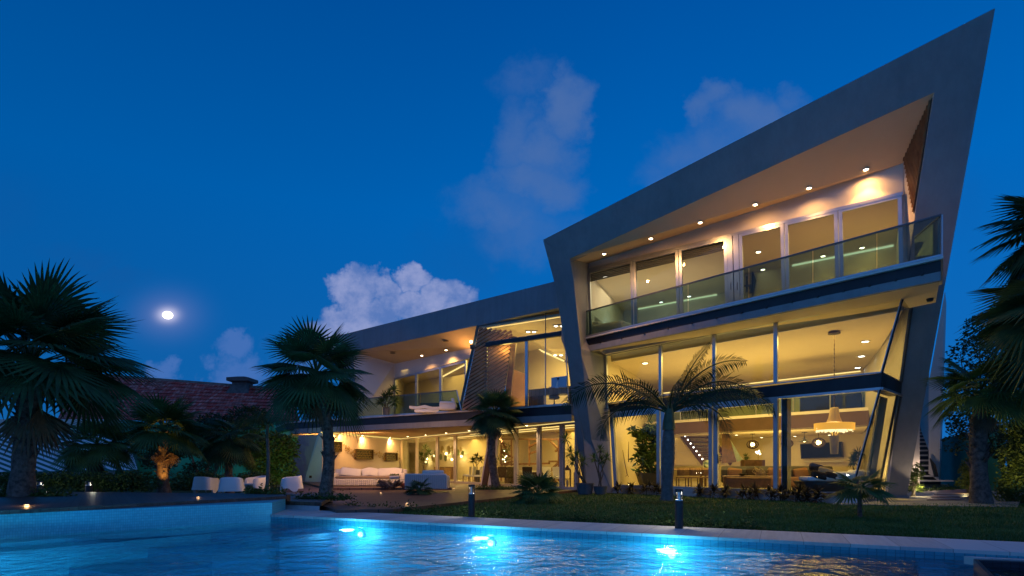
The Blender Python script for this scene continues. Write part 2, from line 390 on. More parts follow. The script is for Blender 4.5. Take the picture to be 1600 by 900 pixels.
# ------------------------------------------------------------ ground, pool, decks
def grassmat():
    m = mat('lawn_grass', (.022, .05, .015), .8, spec=.2, col2=(.05, .09, .026), vscale=2.2, bump=.9, bscale=90, detail=10)
    return m
earth = mat('earth', (.05, .045, .03), .9, var=.3, vscale=2)
grav = mat('gravel', (.22, .20, .17), .85, col2=(.5, .46, .40), vscale=60, bump=.9, bscale=70)
copm = mat('coping_stone', (.40, .40, .41), .6, col2=(.56, .55, .55), vscale=2.2, bump=.2, bscale=60)
copj = boards('coping_slabs', (.42, .42, .43), (.60, .59, .59), .62, ang=25, rough=.6, gap=(.25, .25, .25), gapw=.016)
deckm = boards('deck_boards', (.055, .032, .022), (.15, .085, .055), .14, ang=62, rough=.45)
deckm2 = boards('raised_deck_boards', (.035, .026, .024), (.085, .06, .05), .14, ang=-36, rough=.45)
def tilemat(name, c1, c2, grout, sc):
    m = bpy.data.materials.new(name); m.use_nodes = True; N = m.node_tree.nodes; L = m.node_tree.links
    p = N['Principled BSDF']; p.inputs['Roughness'].default_value = .3
    tc = N.new('ShaderNodeTexCoord')
    # mosaic: x+y run and z as the tile grid on walls, x and y on the floor
    sp = N.new('ShaderNodeSeparateXYZ'); L.new(tc.outputs['Object'], sp.inputs[0])
    geo = N.new('ShaderNodeNewGeometry'); sn = N.new('ShaderNodeSeparateXYZ'); L.new(geo.outputs['Normal'], sn.inputs[0])
    ab = N.new('ShaderNodeMath'); ab.operation = 'ABSOLUTE'; L.new(sn.outputs[2], ab.inputs[0])
    gt = N.new('ShaderNodeMath'); gt.operation = 'GREATER_THAN'; L.new(ab.outputs[0], gt.inputs[0]); gt.inputs[1].default_value = .5
    s1 = N.new('ShaderNodeMath'); s1.operation = 'ADD'; L.new(sp.outputs[0], s1.inputs[0]); L.new(sp.outputs[1], s1.inputs[1])
    w = N.new('ShaderNodeCombineXYZ'); L.new(s1.outputs[0], w.inputs[0]); L.new(sp.outputs[2], w.inputs[1])
    f = N.new('ShaderNodeCombineXYZ'); L.new(sp.outputs[0], f.inputs[0]); L.new(sp.outputs[1], f.inputs[1])
    mv = N.new('ShaderNodeMix'); mv.data_type = 'VECTOR'; L.new(gt.outputs[0], mv.inputs['Factor']); L.new(w.outputs[0], mv.inputs[4]); L.new(f.outputs[0], mv.inputs[5])
    b = N.new('ShaderNodeTexBrick'); b.offset = 0; b.inputs['Scale'].default_value = sc; b.inputs['Brick Width'].default_value = .5; b.inputs['Row Height'].default_value = .5
    b.inputs['Mortar Size'].default_value = .03; b.inputs['Color1'].default_value = (*c1, 1); b.inputs['Color2'].default_value = (*c2, 1); b.inputs['Mortar'].default_value = (*grout, 1)
    L.new(mv.outputs[1], b.inputs['Vector']); L.new(b.outputs[0], p.inputs['Base Color'])
    MATS[name] = m; return m
ptile = tilemat('pool_mosaic', (.06, .42, .57), (.10, .52, .66), (.04, .28, .40), 9)
dtile = tilemat('dark_mosaic', (.012, .018, .035), (.03, .04, .06), (.01, .01, .015), 9)
def watermat():
    m = bpy.data.materials.new('pool_water'); m.use_nodes = True; N = m.node_tree.nodes; L = m.node_tree.links; N.clear()
    t = N.new('ShaderNodeBsdfRefraction'); t.inputs['IOR'].default_value = 1.25; t.inputs['Roughness'].default_value = 0.0; t.inputs[0].default_value = (.62, .90, .97, 1)
    tr = N.new('ShaderNodeBsdfTransparent'); tr.inputs[0].default_value = (.62, .90, .97, 1)
    g = N.new('ShaderNodeBsdfGlossy'); g.inputs['Roughness'].default_value = .03; g.inputs[0].default_value = (.75, .75, .75, 1)
    tc = N.new('ShaderNodeTexCoord')
    n = N.new('ShaderNodeTexNoise'); n.inputs['Scale'].default_value = 2.6; n.inputs['Detail'].default_value = 3.5; n.inputs['Distortion'].default_value = .6; L.new(tc.outputs['Object'], n.inputs[0])
    n2 = N.new('ShaderNodeTexNoise'); n2.inputs['Scale'].default_value = .7; n2.inputs['Detail'].default_value = 2; L.new(tc.outputs['Object'], n2.inputs[0])
    ad = N.new('ShaderNodeMath'); ad.operation = 'MULTIPLY_ADD'; L.new(n2.outputs[0], ad.inputs[0]); ad.inputs[1].default_value = 1.3; L.new(n.outputs[0], ad.inputs[2])
    b = N.new('ShaderNodeBump'); b.inputs['Strength'].default_value = 1; b.inputs['Distance'].default_value = .10; L.new(ad.outputs[0], b.inputs['Height'])
    for q in (t, g): L.new(b.outputs[0], q.inputs['Normal'])
    fr = schlick(m.node_tree, .02, b.outputs[0])
    m1 = N.new('ShaderNodeMixShader'); m1.inputs[0].default_value = .55; L.new(t.outputs[0], m1.inputs[1]); L.new(tr.outputs[0], m1.inputs[2])
    mx = N.new('ShaderNodeMixShader'); L.new(fr, mx.inputs[0]); L.new(m1.outputs[0], mx.inputs[1]); L.new(g.outputs[0], mx.inputs[2])
    o = N.new('ShaderNodeOutputMaterial'); L.new(mx.outputs[0], o.inputs[0]); return m
water = watermat()
WZ = -.12
pA = onz(0, 423, 806); pE = onz(0, 1600, 867)
dirE = (pE - pA).normalized(); pE2 = pA + dirE * 24
wl0 = onz(WZ, 0, 840); dirL = (wl0 - pA); dirL.z = 0; dirL.normalize(); pL2 = pA + dirL * 15.5
pool = [V((p.x, p.y, 0)) for p in (pA, pE2)] + [V((pE2.x, 1.4, 0)), V((pL2.x, 1.4, 0)), V((pL2.x, pL2.y, 0))]
def ringat(z): return [V((p.x, p.y, z)) for p in pool]
outer = [V((-60, 900, -.03)), V((900, 700, -.03)), V((900, -300, -.03)), V((-900, -300, -.03)), V((-900, 700, -.03))]
mb = MB(); h = ringat(-.03)
for i in range(5): mb.poly([h[i], h[(i + 1) % 5], outer[(i + 1) % 5], outer[i]])
mb.build('ground', earth, kind='structure')
# basin
mb = MB(); t_, bt = ringat(-.02), ringat(-1.35)
for i in range(4): mb.poly([t_[i], t_[(i + 1) % 5], bt[(i + 1) % 5], bt[i]])
mb.poly([t_[4], t_[0], bt[0], bt[4]]); mb.poly(bt)
# entry steps in the far left corner, following the raised wall
inn = V((dirE.x, dirE.y, 0)); al = V((dirL.x, dirL.y, 0))
c0 = V((pA.x, pA.y, 0))
mb.build('pool_basin', ptile, kind='structure')
# broad entry steps under water, riser shade put into a darker tile colour
stile = tilemat('shaded_step_mosaic', (.02, .10, .22), (.03, .14, .28), (.02, .08, .16), 9)
for k, (w, l, z) in enumerate(((1.3, 2.1, -.28), (2.5, 2.0, -.52), (3.8, 1.9, -.78))):
    q = [c0 + inn * .03 + al * (.03 if k == 0 else (1.3, 2.5)[k - 1] + .002), c0 + inn * l + al * (.03 if k == 0 else (1.3, 2.5)[k - 1] + .002), c0 + inn * l + al * w, c0 + inn * .03 + al * w]
    MB().slab(q, -1.34, z).build('pool_step', stile, kind='structure')
mb = MB(); mb.poly(ringat(WZ)[::-1]); mb.build('pool_water', water, kind='structure')
# coping along the far side, and paving under the camera
f0, f1 = onz(0, 440, 796.5), onz(0, 1600, 850); df = (f1 - f0).normalized(); f2 = f0 + df * 24
mb = MB(); mb.slab([pA, pE2, V((pE2.x + 1.2, pE2.y + 2, 0)), f2, f0 - df * .1], -.14, .03)
mb.build('pool_coping', copj, kind='structure')
MB().slab([(-30, 1.4), (30, 1.4), (30, -8), (-30, -8)], -.14, .03).build('pool_terrace', copm, kind='structure')
# lawn
lw = [f0 + V((0, .05, 0)), f2 + V((0, .05, 0)), V((40, 3.0, 0)), V((60, 60, 0)), V((-60, 60, 0)), V((-30, 13, 0)), V((-16, 16, 0))]
MB().poly([V((p.x, p.y, 0.0)) for p in lw]).build('lawn', grassmat(), kind='structure')
# raised tiled wall at the left with timber deck on it
wt0 = V((c0.x, c0.y, 0)) + V((-.25, .9, 0)); 
e0 = onz(.39, 446, 775.0); e1 = onz(.39, 0, 797.5); de = (e1 - e0).normalized(); e1 = e0 + de * 16
w0 = V((c0.x, c0.y, 0)); 
MB().slab([(c0.x + .01, c0.y + .05), (pL2.x + .01, pL2.y - .01), (e1.x - .4, e1.y + .18), (e0.x - .35, e0.y + .18), (e0.x, e0.y)], -.3, .312).build('raised_pool_wall', ptile, kind='structure')
mb = MB()
b0, b1, b2 = onz(.39, 441, 771), onz(.39, 300, 770), onz(.39, 60, 768)
b3 = onz(.39, -420, 768)
nout = V((-de.y, de.x, 0)); nout = nout if nout.dot(V((0, -1, 0))) > 0 else -nout
dk = [e0 + nout * .05, e1 + nout * .05, V((e1.x - 3, e1.y + 3, 0)), b3, b2, b1, b0]
mb.slab(dk, .315, .39); mb.build('raised_deck', deckm2, kind='structure')
MB().slab([b0 + V((0,.01,0)), b1 + V((0,.01,0)), b2 + V((0,.01,0)), b3 + V((0,.01,0)), b3 + V((0, .05, 0)), b2 + V((0, .05, 0)), b1 + V((0, .05, 0)), b0 + V((0, .05, 0))], 0, .385).build('raised_deck_edge', woodd, kind='structure')
# fascia post and the middle planter deck
po = onz(.0, 447, 797); MB().box(V((po.x - .02, po.y + .12, .2)), (.12, .12, .42), R(-25)).build('deck_post', woodd, kind='structure')
m0, m1 = onz(0, 451, 797), onz(0, 523, 797.5)
m0 = f0 + df * .15; m1 = f0 + df * 1.35
MB().slab([m0, m1, m1 + V((-.1, .12, 0)), m0 + V((-.1, .12, 0))], 0, .14).build('planter_wall', copm, kind='structure')
k0, k1 = m0 + V((.02, -.03, 0)), m1 + V((.06, -.03, 0))
q1 = onz(.24, 520, 776); q0 = onz(.24, 447, 771)
MB().slab([k0, k1, V((q1.x, q1.y, 0)), V((q0.x, q0.y, 0))], .145, .24).build('middle_deck', deckm, kind='structure')
# main deck in front of the low wing
dk = [onz(.1, 526, 797), onz(.1, 614, 795.5), onz(.1, 903, 765), xz(S, 922, 0, -1.2), xz(LW, 940, 0, -1), xz(LW, 600, 0, -1), V((-22, 44, 0)), onz(.1, 440, 762), onz(.1, 452, 775)]
MB().slab(dk, -.02, .1).build('main_deck', deckm, kind='structure')
pl0 = [dz(25.2, 512, 0), dz(25.6, 706, 0), xz(LW, 700, 0, .15), xz(LW, 600, 0, .1), V((-18, 42, 0)), dz(34, 474, 0)]
MB().slab(pl0, .1, .2).build('terrace_platform', boards('platform_boards', (.07, .04, .025), (.17, .1, .06), .14, ang=70), kind='structure')
# gravel bed and slab path at the right
MB().slab([onz(.02, 1300, 788), onz(.02, 1590, 792), onz(.02, 1600, 770), onz(.02, 1380, 757)], 0.004, .03).build('gravel_bed', grav, kind='structure')
for k, (x0, x1, y) in enumerate(((1478, 1515, 779), (1484, 1519, 774.5), (1489, 1522, 770.5), (1494, 1525, 767))):
    a, b = onz(.05, x0 - 30, y + 2), onz(.05, x1 - 6, y + 2); c, d = onz(.05, x1 - 2, y - 1.2), onz(.05, x0 - 26, y - 1.2)
    MB().slab([a, b, c, d], .031, .06).build('path_slab', woodd, kind='structure')
MB().slab([onz(.1, 1436, 757.5), onz(.1, 1536, 757.5), dz(44, 1500, 0), dz(44, 1436, 0)], 0.0, .12).build('side_landing', copm, kind='structure')
# submerged ledge and spa
def lz(z, x, y): return onz(z, x, y)
t0, t1, t2, t3 = lz(-.2, 1237, 867), lz(-.2, 1452, 876), lz(-.2, 1475, 940), lz(-.2, 1190, 925)
MB().slab([t0, t1, t2, t3], -1.34, -.42).build('pool_ledge', dtile, kind='structure')
for (a, b) in ((t0, t3), (t1, t2)):
    n_ = V(((b - a).y, -(b - a).x, 0)).normalized() * .16
    MB().slab([a + n_, b + n_, b - n_, a - n_], -1.345, -.25).build('ledge_border', ptile, kind='structure')
s0, s1, s2, s3 = onz(.02, 1521, 873), onz(.02, 1700, 881), onz(.02, 1720, 960), onz(.02, 1560, 915)
inr = [lerp(p, (s0 + s1 + s2 + s3) / 4, .1) for p in (s0, s1, s2, s3)]
mb = MB()
for i in range(4):
    a, b, c, d = (s0, s1, s2, s3)[i], (s0, s1, s2, s3)[(i + 1) % 4], inr[(i + 1) % 4], inr[i]
    mb.slab([a, b, c, d], -1.34, .02)
mb.build('spa_wall', dtile, kind='structure')
MB().slab([lerp(s0, s1, -.03) + V((0, .1, 0)), lerp(s1, s0, -.03) + V((0, .1, 0)), s1 + V((0, -.01, 0)), s0 + V((0, -.01, 0))], -.06, .035).build('spa_rim', copm, kind='structure')
MB().slab(inr, -.06, -.055).build('spa_water', water, kind='structure')

# pool lights
pl_e = emis('pool_lamp', (.45, .88, 1.0), 9)
for i, (x, yy, lab) in enumerate(((565, 815, 'round underwater pool light nearest the timber deck'), (768, 826, 'round underwater pool light below the left bollard'), (1050, 842, 'round underwater pool light below the right bollard'))):
    r = (x - 800) / FP
    # point on the pool wall line
    d = pA.x * dirE.y - pA.y * dirE.x; t = (pA.y * r - pA.x) / (dirE.x - dirE.y * r); p = pA + dirE * t
    nn = V((dirE.y, -dirE.x, 0)); nn = nn if nn.y < 0 else -nn
    p = V((p.x, p.y, 0)) + nn * .01; zc = -.30
    e_ = empty('pool_light', (p.x, p.y, zc), lab, 'pool light', 'underwater lights in the pool wall')
    ux = dirE
    def disc(r0, r1, off0, off1):
        rows = []
        for rr, of in ((r0, off0), (r1, off1)):
            rows.append([p + nn * of + V((0, 0, zc)) + (ux * math.cos(a) + V((0, 0, 1)) * math.sin(a)) * rr for a in [2 * math.pi * k / 20 for k in range(20)]])
        return rows
    MB().loft(disc(.10, .10, 0, .03)).build('rim', ptile, e_)
    MB().loft(disc(.065, .06, .032, .05)).build('lens', pl_e, e_)
    lamp('pool_lamp', 'POINT', p + nn * .42 + V((0, 0, zc - .06)), 90, (.12, .64, 1.0), .16, parent=e_)
# a fourth glows lower in the near left part
for (x, yy, lab) in ((270, 884, 'round underwater light on the pool floor at the left'),):
    q = onz(-1.33, x, 905)
    e_ = empty('pool_light', q, lab, 'pool light', 'underwater lights in the pool wall')
    MB().lathe([(.15, -.02), (.15, .01), (.1, .03)], q).build('rim', copm, e_)
    MB().lathe([(.1, .031), (.08, .045)], q).build('lens', pl_e, e_)
    lamp('pool_lamp', 'POINT', q + V((0, 0, .35)), 170, (.10, .58, 1.0), .12, parent=e_)
lamp('pool_fill_lamp', 'POINT', (5.2, 3.2, -.9), 430, (.10, .62, 1.0), .15, parent=e_)  # this and the next two are unseen fill, added to brighten the pool
lamp('pool_fill_lamp', 'POINT', (-3.5, 3.2, -.9), 430, (.10, .62, 1.0), .15, parent=e_)
lamp('pool_fill_lamp', 'POINT', (-8.6, 8.6, -.85), 170, (.10, .62, 1.0), .15, parent=e_)
# ------------------------------------------------------------ the house
house = empty('modern_house', dz(26, 924, 0), 'large angular grey modern house with glass walls and lit rooms beside the pool', 'house')
H_ = house
dG = V((.48, .876, 0))       # straight back from the leaning frame
def part(mb, name, m, smooth=False, label=None): return fixn(mb.build(name, m, H_, smooth, label=label))
# leaning frame: top fascia
A_, B_ = on(G, 848, 375), on(G, 1555, 12.5)
IL, IR = on(G, 890, 404), on(G, 1460, 144)
part(MB().prism([A_, B_, IR, IL], dG * .35), 'roof_fascia', stucco)
# roof body behind it, soffit below
WL, WR = on(W, 920, 411.5), on(W, 1411, 255)
rb = [A_ + dG * .35, B_ + dG * .35, B_ + dG * 3 + V((0, 0, -.8)), V((19.5, 30, 11.2)), V((12, 40, 9.8)), V((3.2, 33, 9.6))]
mb = MB(); mb.poly(rb)
mb.poly([IL + dG * .02, IR + dG * .02, WR, WL]); mb.poly([rb[0], IL + dG * .3, WL, rb[5]])
part(mb, 'roof', soffm)
# right leaning leg
RO, RI = on(G, 1416, 779), on(G, 1379, 779)
inner = [IR, on(G, 1447, 225), on(G, 1430, 335), on(G, 1421, 409), on(G, 1426, 475), on(G, 1408.5, 600), RI]
mb = MB(); mb.prism([B_, RO] + inner[::-1], dG * .9)
part(mb, 'leaning_leg', stucco)
lp = onz(0, 1417, 777); part(MB().slab([on(G, 1373, 776), on(G, 1421, 776), on(G, 1421, 776) + dG * 1.2, on(G, 1373, 776) + dG * 1.2], -.02, .12), 'leg_plinth', stucco)
# inner cheek of the right leg, with the slatted triangle
ck = [WR, IR + dG * .02, on(G, 1430, 335) + dG * .02, on(G, 1419, 412) + dG * .02, on(W, 1411, 412)]
mb = MB(); mb.poly([ck[0], ck[1], ck[2], ck[3], ck[4]]); part(mb, 'side_wall', plaster)
cn = toward_cam(nrm(ck[0], ck[1], ck[3]), ck[0])
def slats(pts, n, name, m, w=.05, thick=.05, back=True, ang=(0, 0, 1), step=None, nn=None, gapb=.0):
    # slats across a polygon, running along direction ang
    pts = [V(p) for p in pts]; nrm_ = nn or toward_cam(nrm(pts[0], pts[1], pts[2]), pts[0])
    d = V(ang); d = (d - nrm_ * d.dot(nrm_)).normalized(); x = d.cross(nrm_).normalized()
    us = [(p - pts[0]).dot(x) for p in pts]; vs_ = [(p - pts[0]).dot(d) for p in pts]
    u0, u1 = min(us), max(us); mbs = MB()
    for i in range(n):
        u = u0 + (u1 - u0) * (i + .5) / n; hits = []
        for k in range(len(pts)):
            a, b = k, (k + 1) % len(pts)
            if (us[a] - u) * (us[b] - u) < 0:
                t = (u - us[a]) / (us[b] - us[a]); hits.append(vs_[a] + (vs_[b] - vs_[a]) * t)
        if len(hits) >= 2:
            p = pts[0] + x * u + nrm_ * (thick / 2 + gapb)
            mbs.bar(p + d * min(hits), p + d * max(hits), w, thick, up=nrm_)
    return part(mbs, name, m)
t1_, t2_, t3_ = lerp(ck[1], ck[0], .03), lerp(ck[1], ck[0], .93), lerp(ck[2], ck[4], .05) + V((0, 0, .1))
t1_ = lerp(t1_, t3_, .02)
bk = MB(); bk.prism([p + cn * .012 for p in (t1_, t2_, t3_)], cn * .01); part(bk, 'slat_backing', mat('slat_back', (.03, .015, .01), .7))
slats([t1_, t2_, t3_], 13, 'wood_slats', mat('slat_wood', (.20, .085, .035), .5, col2=(.30, .14, .06), vscale=4), .034, .05, ang=(t1_ - t3_), nn=cn, gapb=.02)
# left leg, lofted from the frame to the rooms
W0 = lambda x, y: on(W, x, y)
rows = []
def lrow(fo, fi, y, pb):
    a, b = on(G, fo, y), on(G, fi, y); rows.append([a, b, pb, V((pb.x - 1.1, pb.y, pb.z)) if True else a])
lrow(849, 890, 404, on(W, 920, 411.5))
lrow(866, 896.5, 440, on(W, 919, 444)); lrow(884, 907.5, 545, on(W, 917, 530))
lrow(886, 908.5, 556, on(F, 945.5, 556)); lrow(901, 924, 687, on(F, 951.5, 690)); lrow(914, 932.5, 773, on(F, 957.5, 772))
rows[0] = [A_ + V((.02, .02, -.02)), IL + V((0, 0, .01)), WL, V((WL.x - 1.1, WL.y, WL.z))]
part(MB().loft(rows), 'leaning_leg', stucco)
# header wall over the top windows
mb = MB(); mb.prism([WL, WR, on(W, 1411, 301), on(W, 917, 421.5)], (.06, .08, 0)); part(mb, 'header_wall', plaster)
# top floor windows
cols = [(919, 990), (990, 1061), (1061, 1137), (1155, 1226), (1226, 1310), (1310, 1410)]
zt = on(W, 1160, 361).z; zb = 6.66
hy = lambda x: 421.5 + (301 - 421.5) * (x - 917) / 494
part(MB().prism([on(W, 917, hy(917)), on(W, 1411, hy(1411)), on(W, 1411, hy(1411) + 5), on(W, 917, hy(917) + 4)], toward_cam(V((.62, .79, 0)), WL) * .1), 'window_head', alu)
for i, (x0, x1) in enumerate(cols):
    TL, TR = on(W, x0 + .5, hy(x0) + 4), on(W, x1 - .5, hy(x1) + 4.5)
    BL, BR = xz(W, x0 + 3 + .5, zb), xz(W, x1 + 3 - .5, zb)
    f = window(H_, TL, TR, BR, BL, (.09, .11, .1, .11), .09)
jb = [on(W, 1137, hy(1137) + 4), on(W, 1155, hy(1155) + 4), xz(W, 1158, zb), xz(W, 1140, zb)]
jn = toward_cam(nrm(jb[0], jb[1], jb[2]), jb[0])
for u0, u1, th in ((0, .46, .11), (.46, .54, .04), (.54, 1, .11)):
    part(MB().prism([lerp(jb[0], jb[1], u0), lerp(jb[0], jb[1], u1), lerp(jb[3], jb[2], u1), lerp(jb[3], jb[2], u0)], jn * th), 'window_jamb', alu if th > .1 else dark)
for x in (1142, 1152):
    p = on(W, x, 447, .13); part(MB().box(p, (.03, .03, .28)), 'window_handle', dark)
# roller shade boxes inside the three left windows
for (x0, x1, h0) in ((922, 986, 10), (994, 1057, 9), (1066, 1136, 9)):
    a, b = on(W, x0, hy(x0) + 9, -.12), on(W, x1, hy(x1) + 9, -.12)
    mbs = MB()
    for k in range(5):
        o = V((0, 0, -.07 * k)); mbs.bar(a + o, b + o, .045, .05)
    part(mbs, 'roller_shade', mat('shade_grey', (.06, .06, .065), .6))
# top balcony slab
ba, bb = xz(FB, 915, 0), xz(FB, 1474, 0)
bc, bd = dz(17.0, 1462, 0), xz(W, 1411, 0); be = xz(W, 916, 0)
def off(pl, x, o): return xz(pl, x, 0, o)
part(MB().slab([ba, bb, bc + V((.2, 0, 0)), V((12.4, 17.9, 0)), bd, be], 6.60, 6.66), 'balcony_floor', fabw)
part(MB().slab([off(FB, 916, -.18), off(FB, 1470, -.18), bc, V((12.3, 17.8, 0)), bd, be + V((0, .3, 0))], 6.28, 6.597), 'steel_channel', steel)
part(MB().slab([off(FB, 916, -.02), off(FB, 1470, -.02), off(FB, 1468, -.22), off(FB, 916, -.22)], 6.04, 6.277), 'slab_edge', stucco)
part(MB().slab([off(FB, 916, -.222), off(FB, 1468, -.222), bc, V((12.2, 17.75, 0)), xz(W, 1411, 0, -.02), xz(W, 917, 0, -.02)], 6.06, 6.277), 'balcony_soffit', ceilm)
for k in range(14):
    x = 924 + (1462 - 924) * ((k + .5) / 14) ** 1.08
    p = xz(FB, x, 6.29, -.04); part(MB().box(p, (.05, .09, .06), R(-49)), 'bracket', dark)
# railing
rl = MB(); px = [915, 990, 1075, 1170, 1270, 1370, 1470.5]
rt = empty  # (kept short)
for a, b in zip(px[:-1], px[1:]):
    p, q = xz(FB, a + .6, 6.69, -.03), xz(FB, b - .6, 6.69, -.03); up = V((0, 0, 1.04))
    part(MB().prism([p, q, q + up, p + up], (.012, .01, 0)), 'railing_glass', glr)
part(MB().bar(xz(FB, 915, 7.75, -.03), xz(FB, 1471.5, 7.75, -.03), .05, .05), 'handrail', alud)
part(MB().bar(xz(FB, 915, 6.69, -.03), xz(FB, 1471.5, 6.69, -.03), .06, .06), 'railing_shoe', alu)
r0 = xz(FB, 1471.5, 0, -.03); r1 = r0 + V((.35, 1.5, 0))
part(MB().prism([r0 + V((0, 0, 6.7)), r1 + V((0, 0, 6.7)), r1 + V((0, 0, 7.73)), r0 + V((0, 0, 7.73))], (.012, 0, 0)), 'railing_glass', glr)
part(MB().bar(r0 + V((0, 0, 7.75)), r1 + V((0, 0, 7.75)), .04), 'handrail', alud)
for r_ in (r0, r0 + V((.1, .25, 0))): part(MB().bar(r_ + V((0, 0, 6.66)), r_ + V((0, 0, 7.75)), .035), 'railing_post', alu)

# glass front below
zM0, zM1 = 3.55, 3.98          # transom band
def FX(x, z): return xz(F, x, z)
cornT, cornM, cornB = on(F, 1411, 465), on(F, 1378, 583), on(F, 1330, 770)
cornM2 = on(F, 1375.5, 607)
sT, sM, sM2, sB = on(G, 1426, 475), on(G, 1409, 598), on(G, 1408, 618), on(G, 1381, 769)
zg = cornT.z
mx_ = [947, 1033, 1117, 1213]
for i, x0 in enumerate(mx_):
    x1 = mx_[i + 1] if i < 3 else None
    TL = on(F, x0, 555 - .194 * (x0 - 947)); BL = FX(x0, zM1) if i else on(F, 950, 631.5)
    if x1: TR = on(F, x1, 555 - .194 * (x1 - 947)); BR = FX(x1, zM1)
    else: TR, BR = cornT, cornM
    window(H_, TL, TR, BR, BL, (.045, .06 if x1 else .02, .04, .07), .09, name='fixed_window')
gls = glass('corner_glass', (.95, .96, .92), .5, 1.2)
window(H_, cornT, sT, sM, cornM, (.03, .03, .03, .02), .03, name='fixed_window', m=alud, g=gls)
# transom band, turning the corner
part(MB().prism([on(F, 950, 631.5), cornM, cornM2, on(F, 953, 645)], V((.757, .653, 0)) * .5), 'transom_band', steel)
part(MB().prism([cornM + V((.02, 0, 0)), sM, sM2, cornM2 + V((.02, 0, 0))], V((-.2, .3, 0))), 'transom_band', steel)
part(MB().bar(on(F, 953, 645.5, .05), cornM2 + V((0, -.05, 0)), .08, .07), 'transom_rail', alu)
part(MB().bar(cornM2 + V((.02, -.04, 0)), sM2 + V((0, -.03, 0)), .07, .07), 'transom_rail', alu)
part(MB().bar(cornT, cornM, .035), 'corner_joint', dark); part(MB().bar(cornM2, cornB, .035), 'corner_joint', dark)
part(MB().bar(sM2, sB, .05), 'corner_joint', dark)
# ground floor glazing
ty = lambda x: 646 - .0953 * (x - 955)
zF = .25
gcols = [((955, 962), (1033, 1033)), ((1035, 1035), (1115, 1115)), ((1117, 1117), (1217, 1217))]
for i, ((a, a2), (b, b2)) in enumerate(gcols):
    TL, TR = on(F, a, ty(a)), on(F, b, ty(b)); BL, BR = xz(F, a2, zF), xz(F, b2, zF)
    window(H_, TL, TR, BR, BL, (.2, .14, .12, .17), .12, name='glass_door')
part(MB().box(on(F, 1122, 717, .14), (.03, .03, .35)), 'door_handle', dark)
TL, TR = on(F, 1222, ty(1222)), cornM2; BL = xz(F, 1222, zF)
window(H_, TL, TR, cornB, BL, (.05, .02, .04, .02), .06, name='fixed_window')
part(MB().prism([on(F, 1222, ty(1222) + 3), on(F, 1230, ty(1230) + 3), xz(F, 1230, zF), xz(F, 1222, zF)], V((.757, .653, 0)) * .3), 'dark_jamb', mat('jamb_brown', (.03, .02, .015), .5))
window(H_, cornM2, sM2, sB, cornB, (.03, .04, .03, .02), .03, name='fixed_window', m=alud, g=gls)
# side glazing bars
a, b = lerp(cornM2, sM2, .8), lerp(cornB, sB, .8); part(MB().bar(a, b, .06), 'mullion', alud)
# plinth below the glass
part(MB().slab([xz(F, 957, 0, .25), xz(F, 1330, 0, .25), cornB + V((.1, -.15, 0)), sB, sB + V((.2, 1, 0)), xz(F, 1212, 0, -1), xz(F, 957, 0, -1)], -.02, .245), 'plinth', alu)

# living room shell
bl, br = V((9.9, 37.5, 0)), V((17.6, 28.6, 0))
fl_l = xz(F, 957, 0, -.15)
CZ = 5.95
part(MB().slab([xz(F, 957, 0, -.1), xz(F, 1330, 0, -.1), V((13.9, 21.3, 0)), br, bl], .15, .255), 'room_floor', tilef)
cf0, cf1 = xz(F, 935, 0, -1.3), xz(F, 1411, 0, -1.3)
part(MB().slab([cf0, cf1, V((12.6, 18.6, 0)), V((17.9, 28.8, 0)), V((10, 38, 0))], CZ, CZ + .12), 'ceiling', ceilm)
part(MB().slab([xz(F, 940, 0, -.12), xz(F, 1411, 0, -.12), xz(F, 1413, 0, -1.45), xz(F, 935, 0, -1.45)], 6.5, 6.58), 'pelmet', plaster)
part(MB().slab([cf0, cf1, xz(F, 1411, 0, -1.4), xz(F, 935, 0, -1.4)], CZ - .02, 6.5), 'pelmet', plaster)
part(MB().slab([xz(F, 946, 0, -.02), xz(F, 1410.5, 0, -.02), xz(F, 1411, 0, -.1), xz(F, 946, 0, -.1)], 6.12, 6.5), 'pelmet', plaster)
part(MB().prism([bl, br, br + V((0, 0, CZ)), bl + V((0, 0, CZ))], (.08, .1, 0)), 'back_wall', cream)
lwT, lwB = on(F, 945.5, 556), on(F, 957, 772)
part(MB().prism([V((lwB.x, lwB.y, 0)), bl, bl + V((0, 0, CZ + .6)), lwT + V((0, 0, .4))], (-.1, .03, 0)), 'left_wall', cream)
part(MB().prism([sB + V((0, 0, -.2)), br, br + V((0, 0, CZ + .6)), on(G, 1423, 470) + V((0, 0, .2))], (.12, 0, 0)), 'right_wall', plaster)
# cove strips
part(MB().bar(lerp(bl, br, .01) + V((-.05, -.12, CZ - .03)), lerp(bl, br, .99) + V((-.05, -.12, CZ - .03)), .05), 'cove_light', warm_led)
part(MB().bar(xz(F, 950, 6.42, -1.15), xz(F, 1400, 6.42, -1.15), .05), 'cove_light', emis('pelmet_led', (.9, .85, .35), 1.2))
# mezzanine
def mz(x, z, o=0): return xz(Mz, x, z, o)
part(MB().slab([mz(1010, 0), mz(1356, 0), br, bl], 2.78, 2.84), 'mezzanine_ceiling', ceilm)
part(MB().prism([mz(1008, 2.6 + .18), mz(1357, 2.78), mz(1357, 3.42), mz(1008, 3.42)], (.1, .12, 0)), 'mezzanine_edge', mat('stained_brown', (.085, .045, .026), .5, var=.12, vscale=1.5))
part(MB().slab([mz(1008, 0, .02), mz(1357, 0, .02), br, bl], 3.42, 3.55), 'mezzanine_floor', plaster)
for a, b in ((1012, 1062), (1064, 1120), (1122, 1180), (1182, 1238), (1240, 1296), (1298, 1352)):
    p, q = mz(a, 3.56, -.05), mz(b, 3.56, -.05); up = V((0, 0, .95))
    part(MB().prism([p, q, q + up, p + up], (.012, .01, 0)), 'mezzanine_glass', glass('mezz_glass', (.70, .85, .80)))
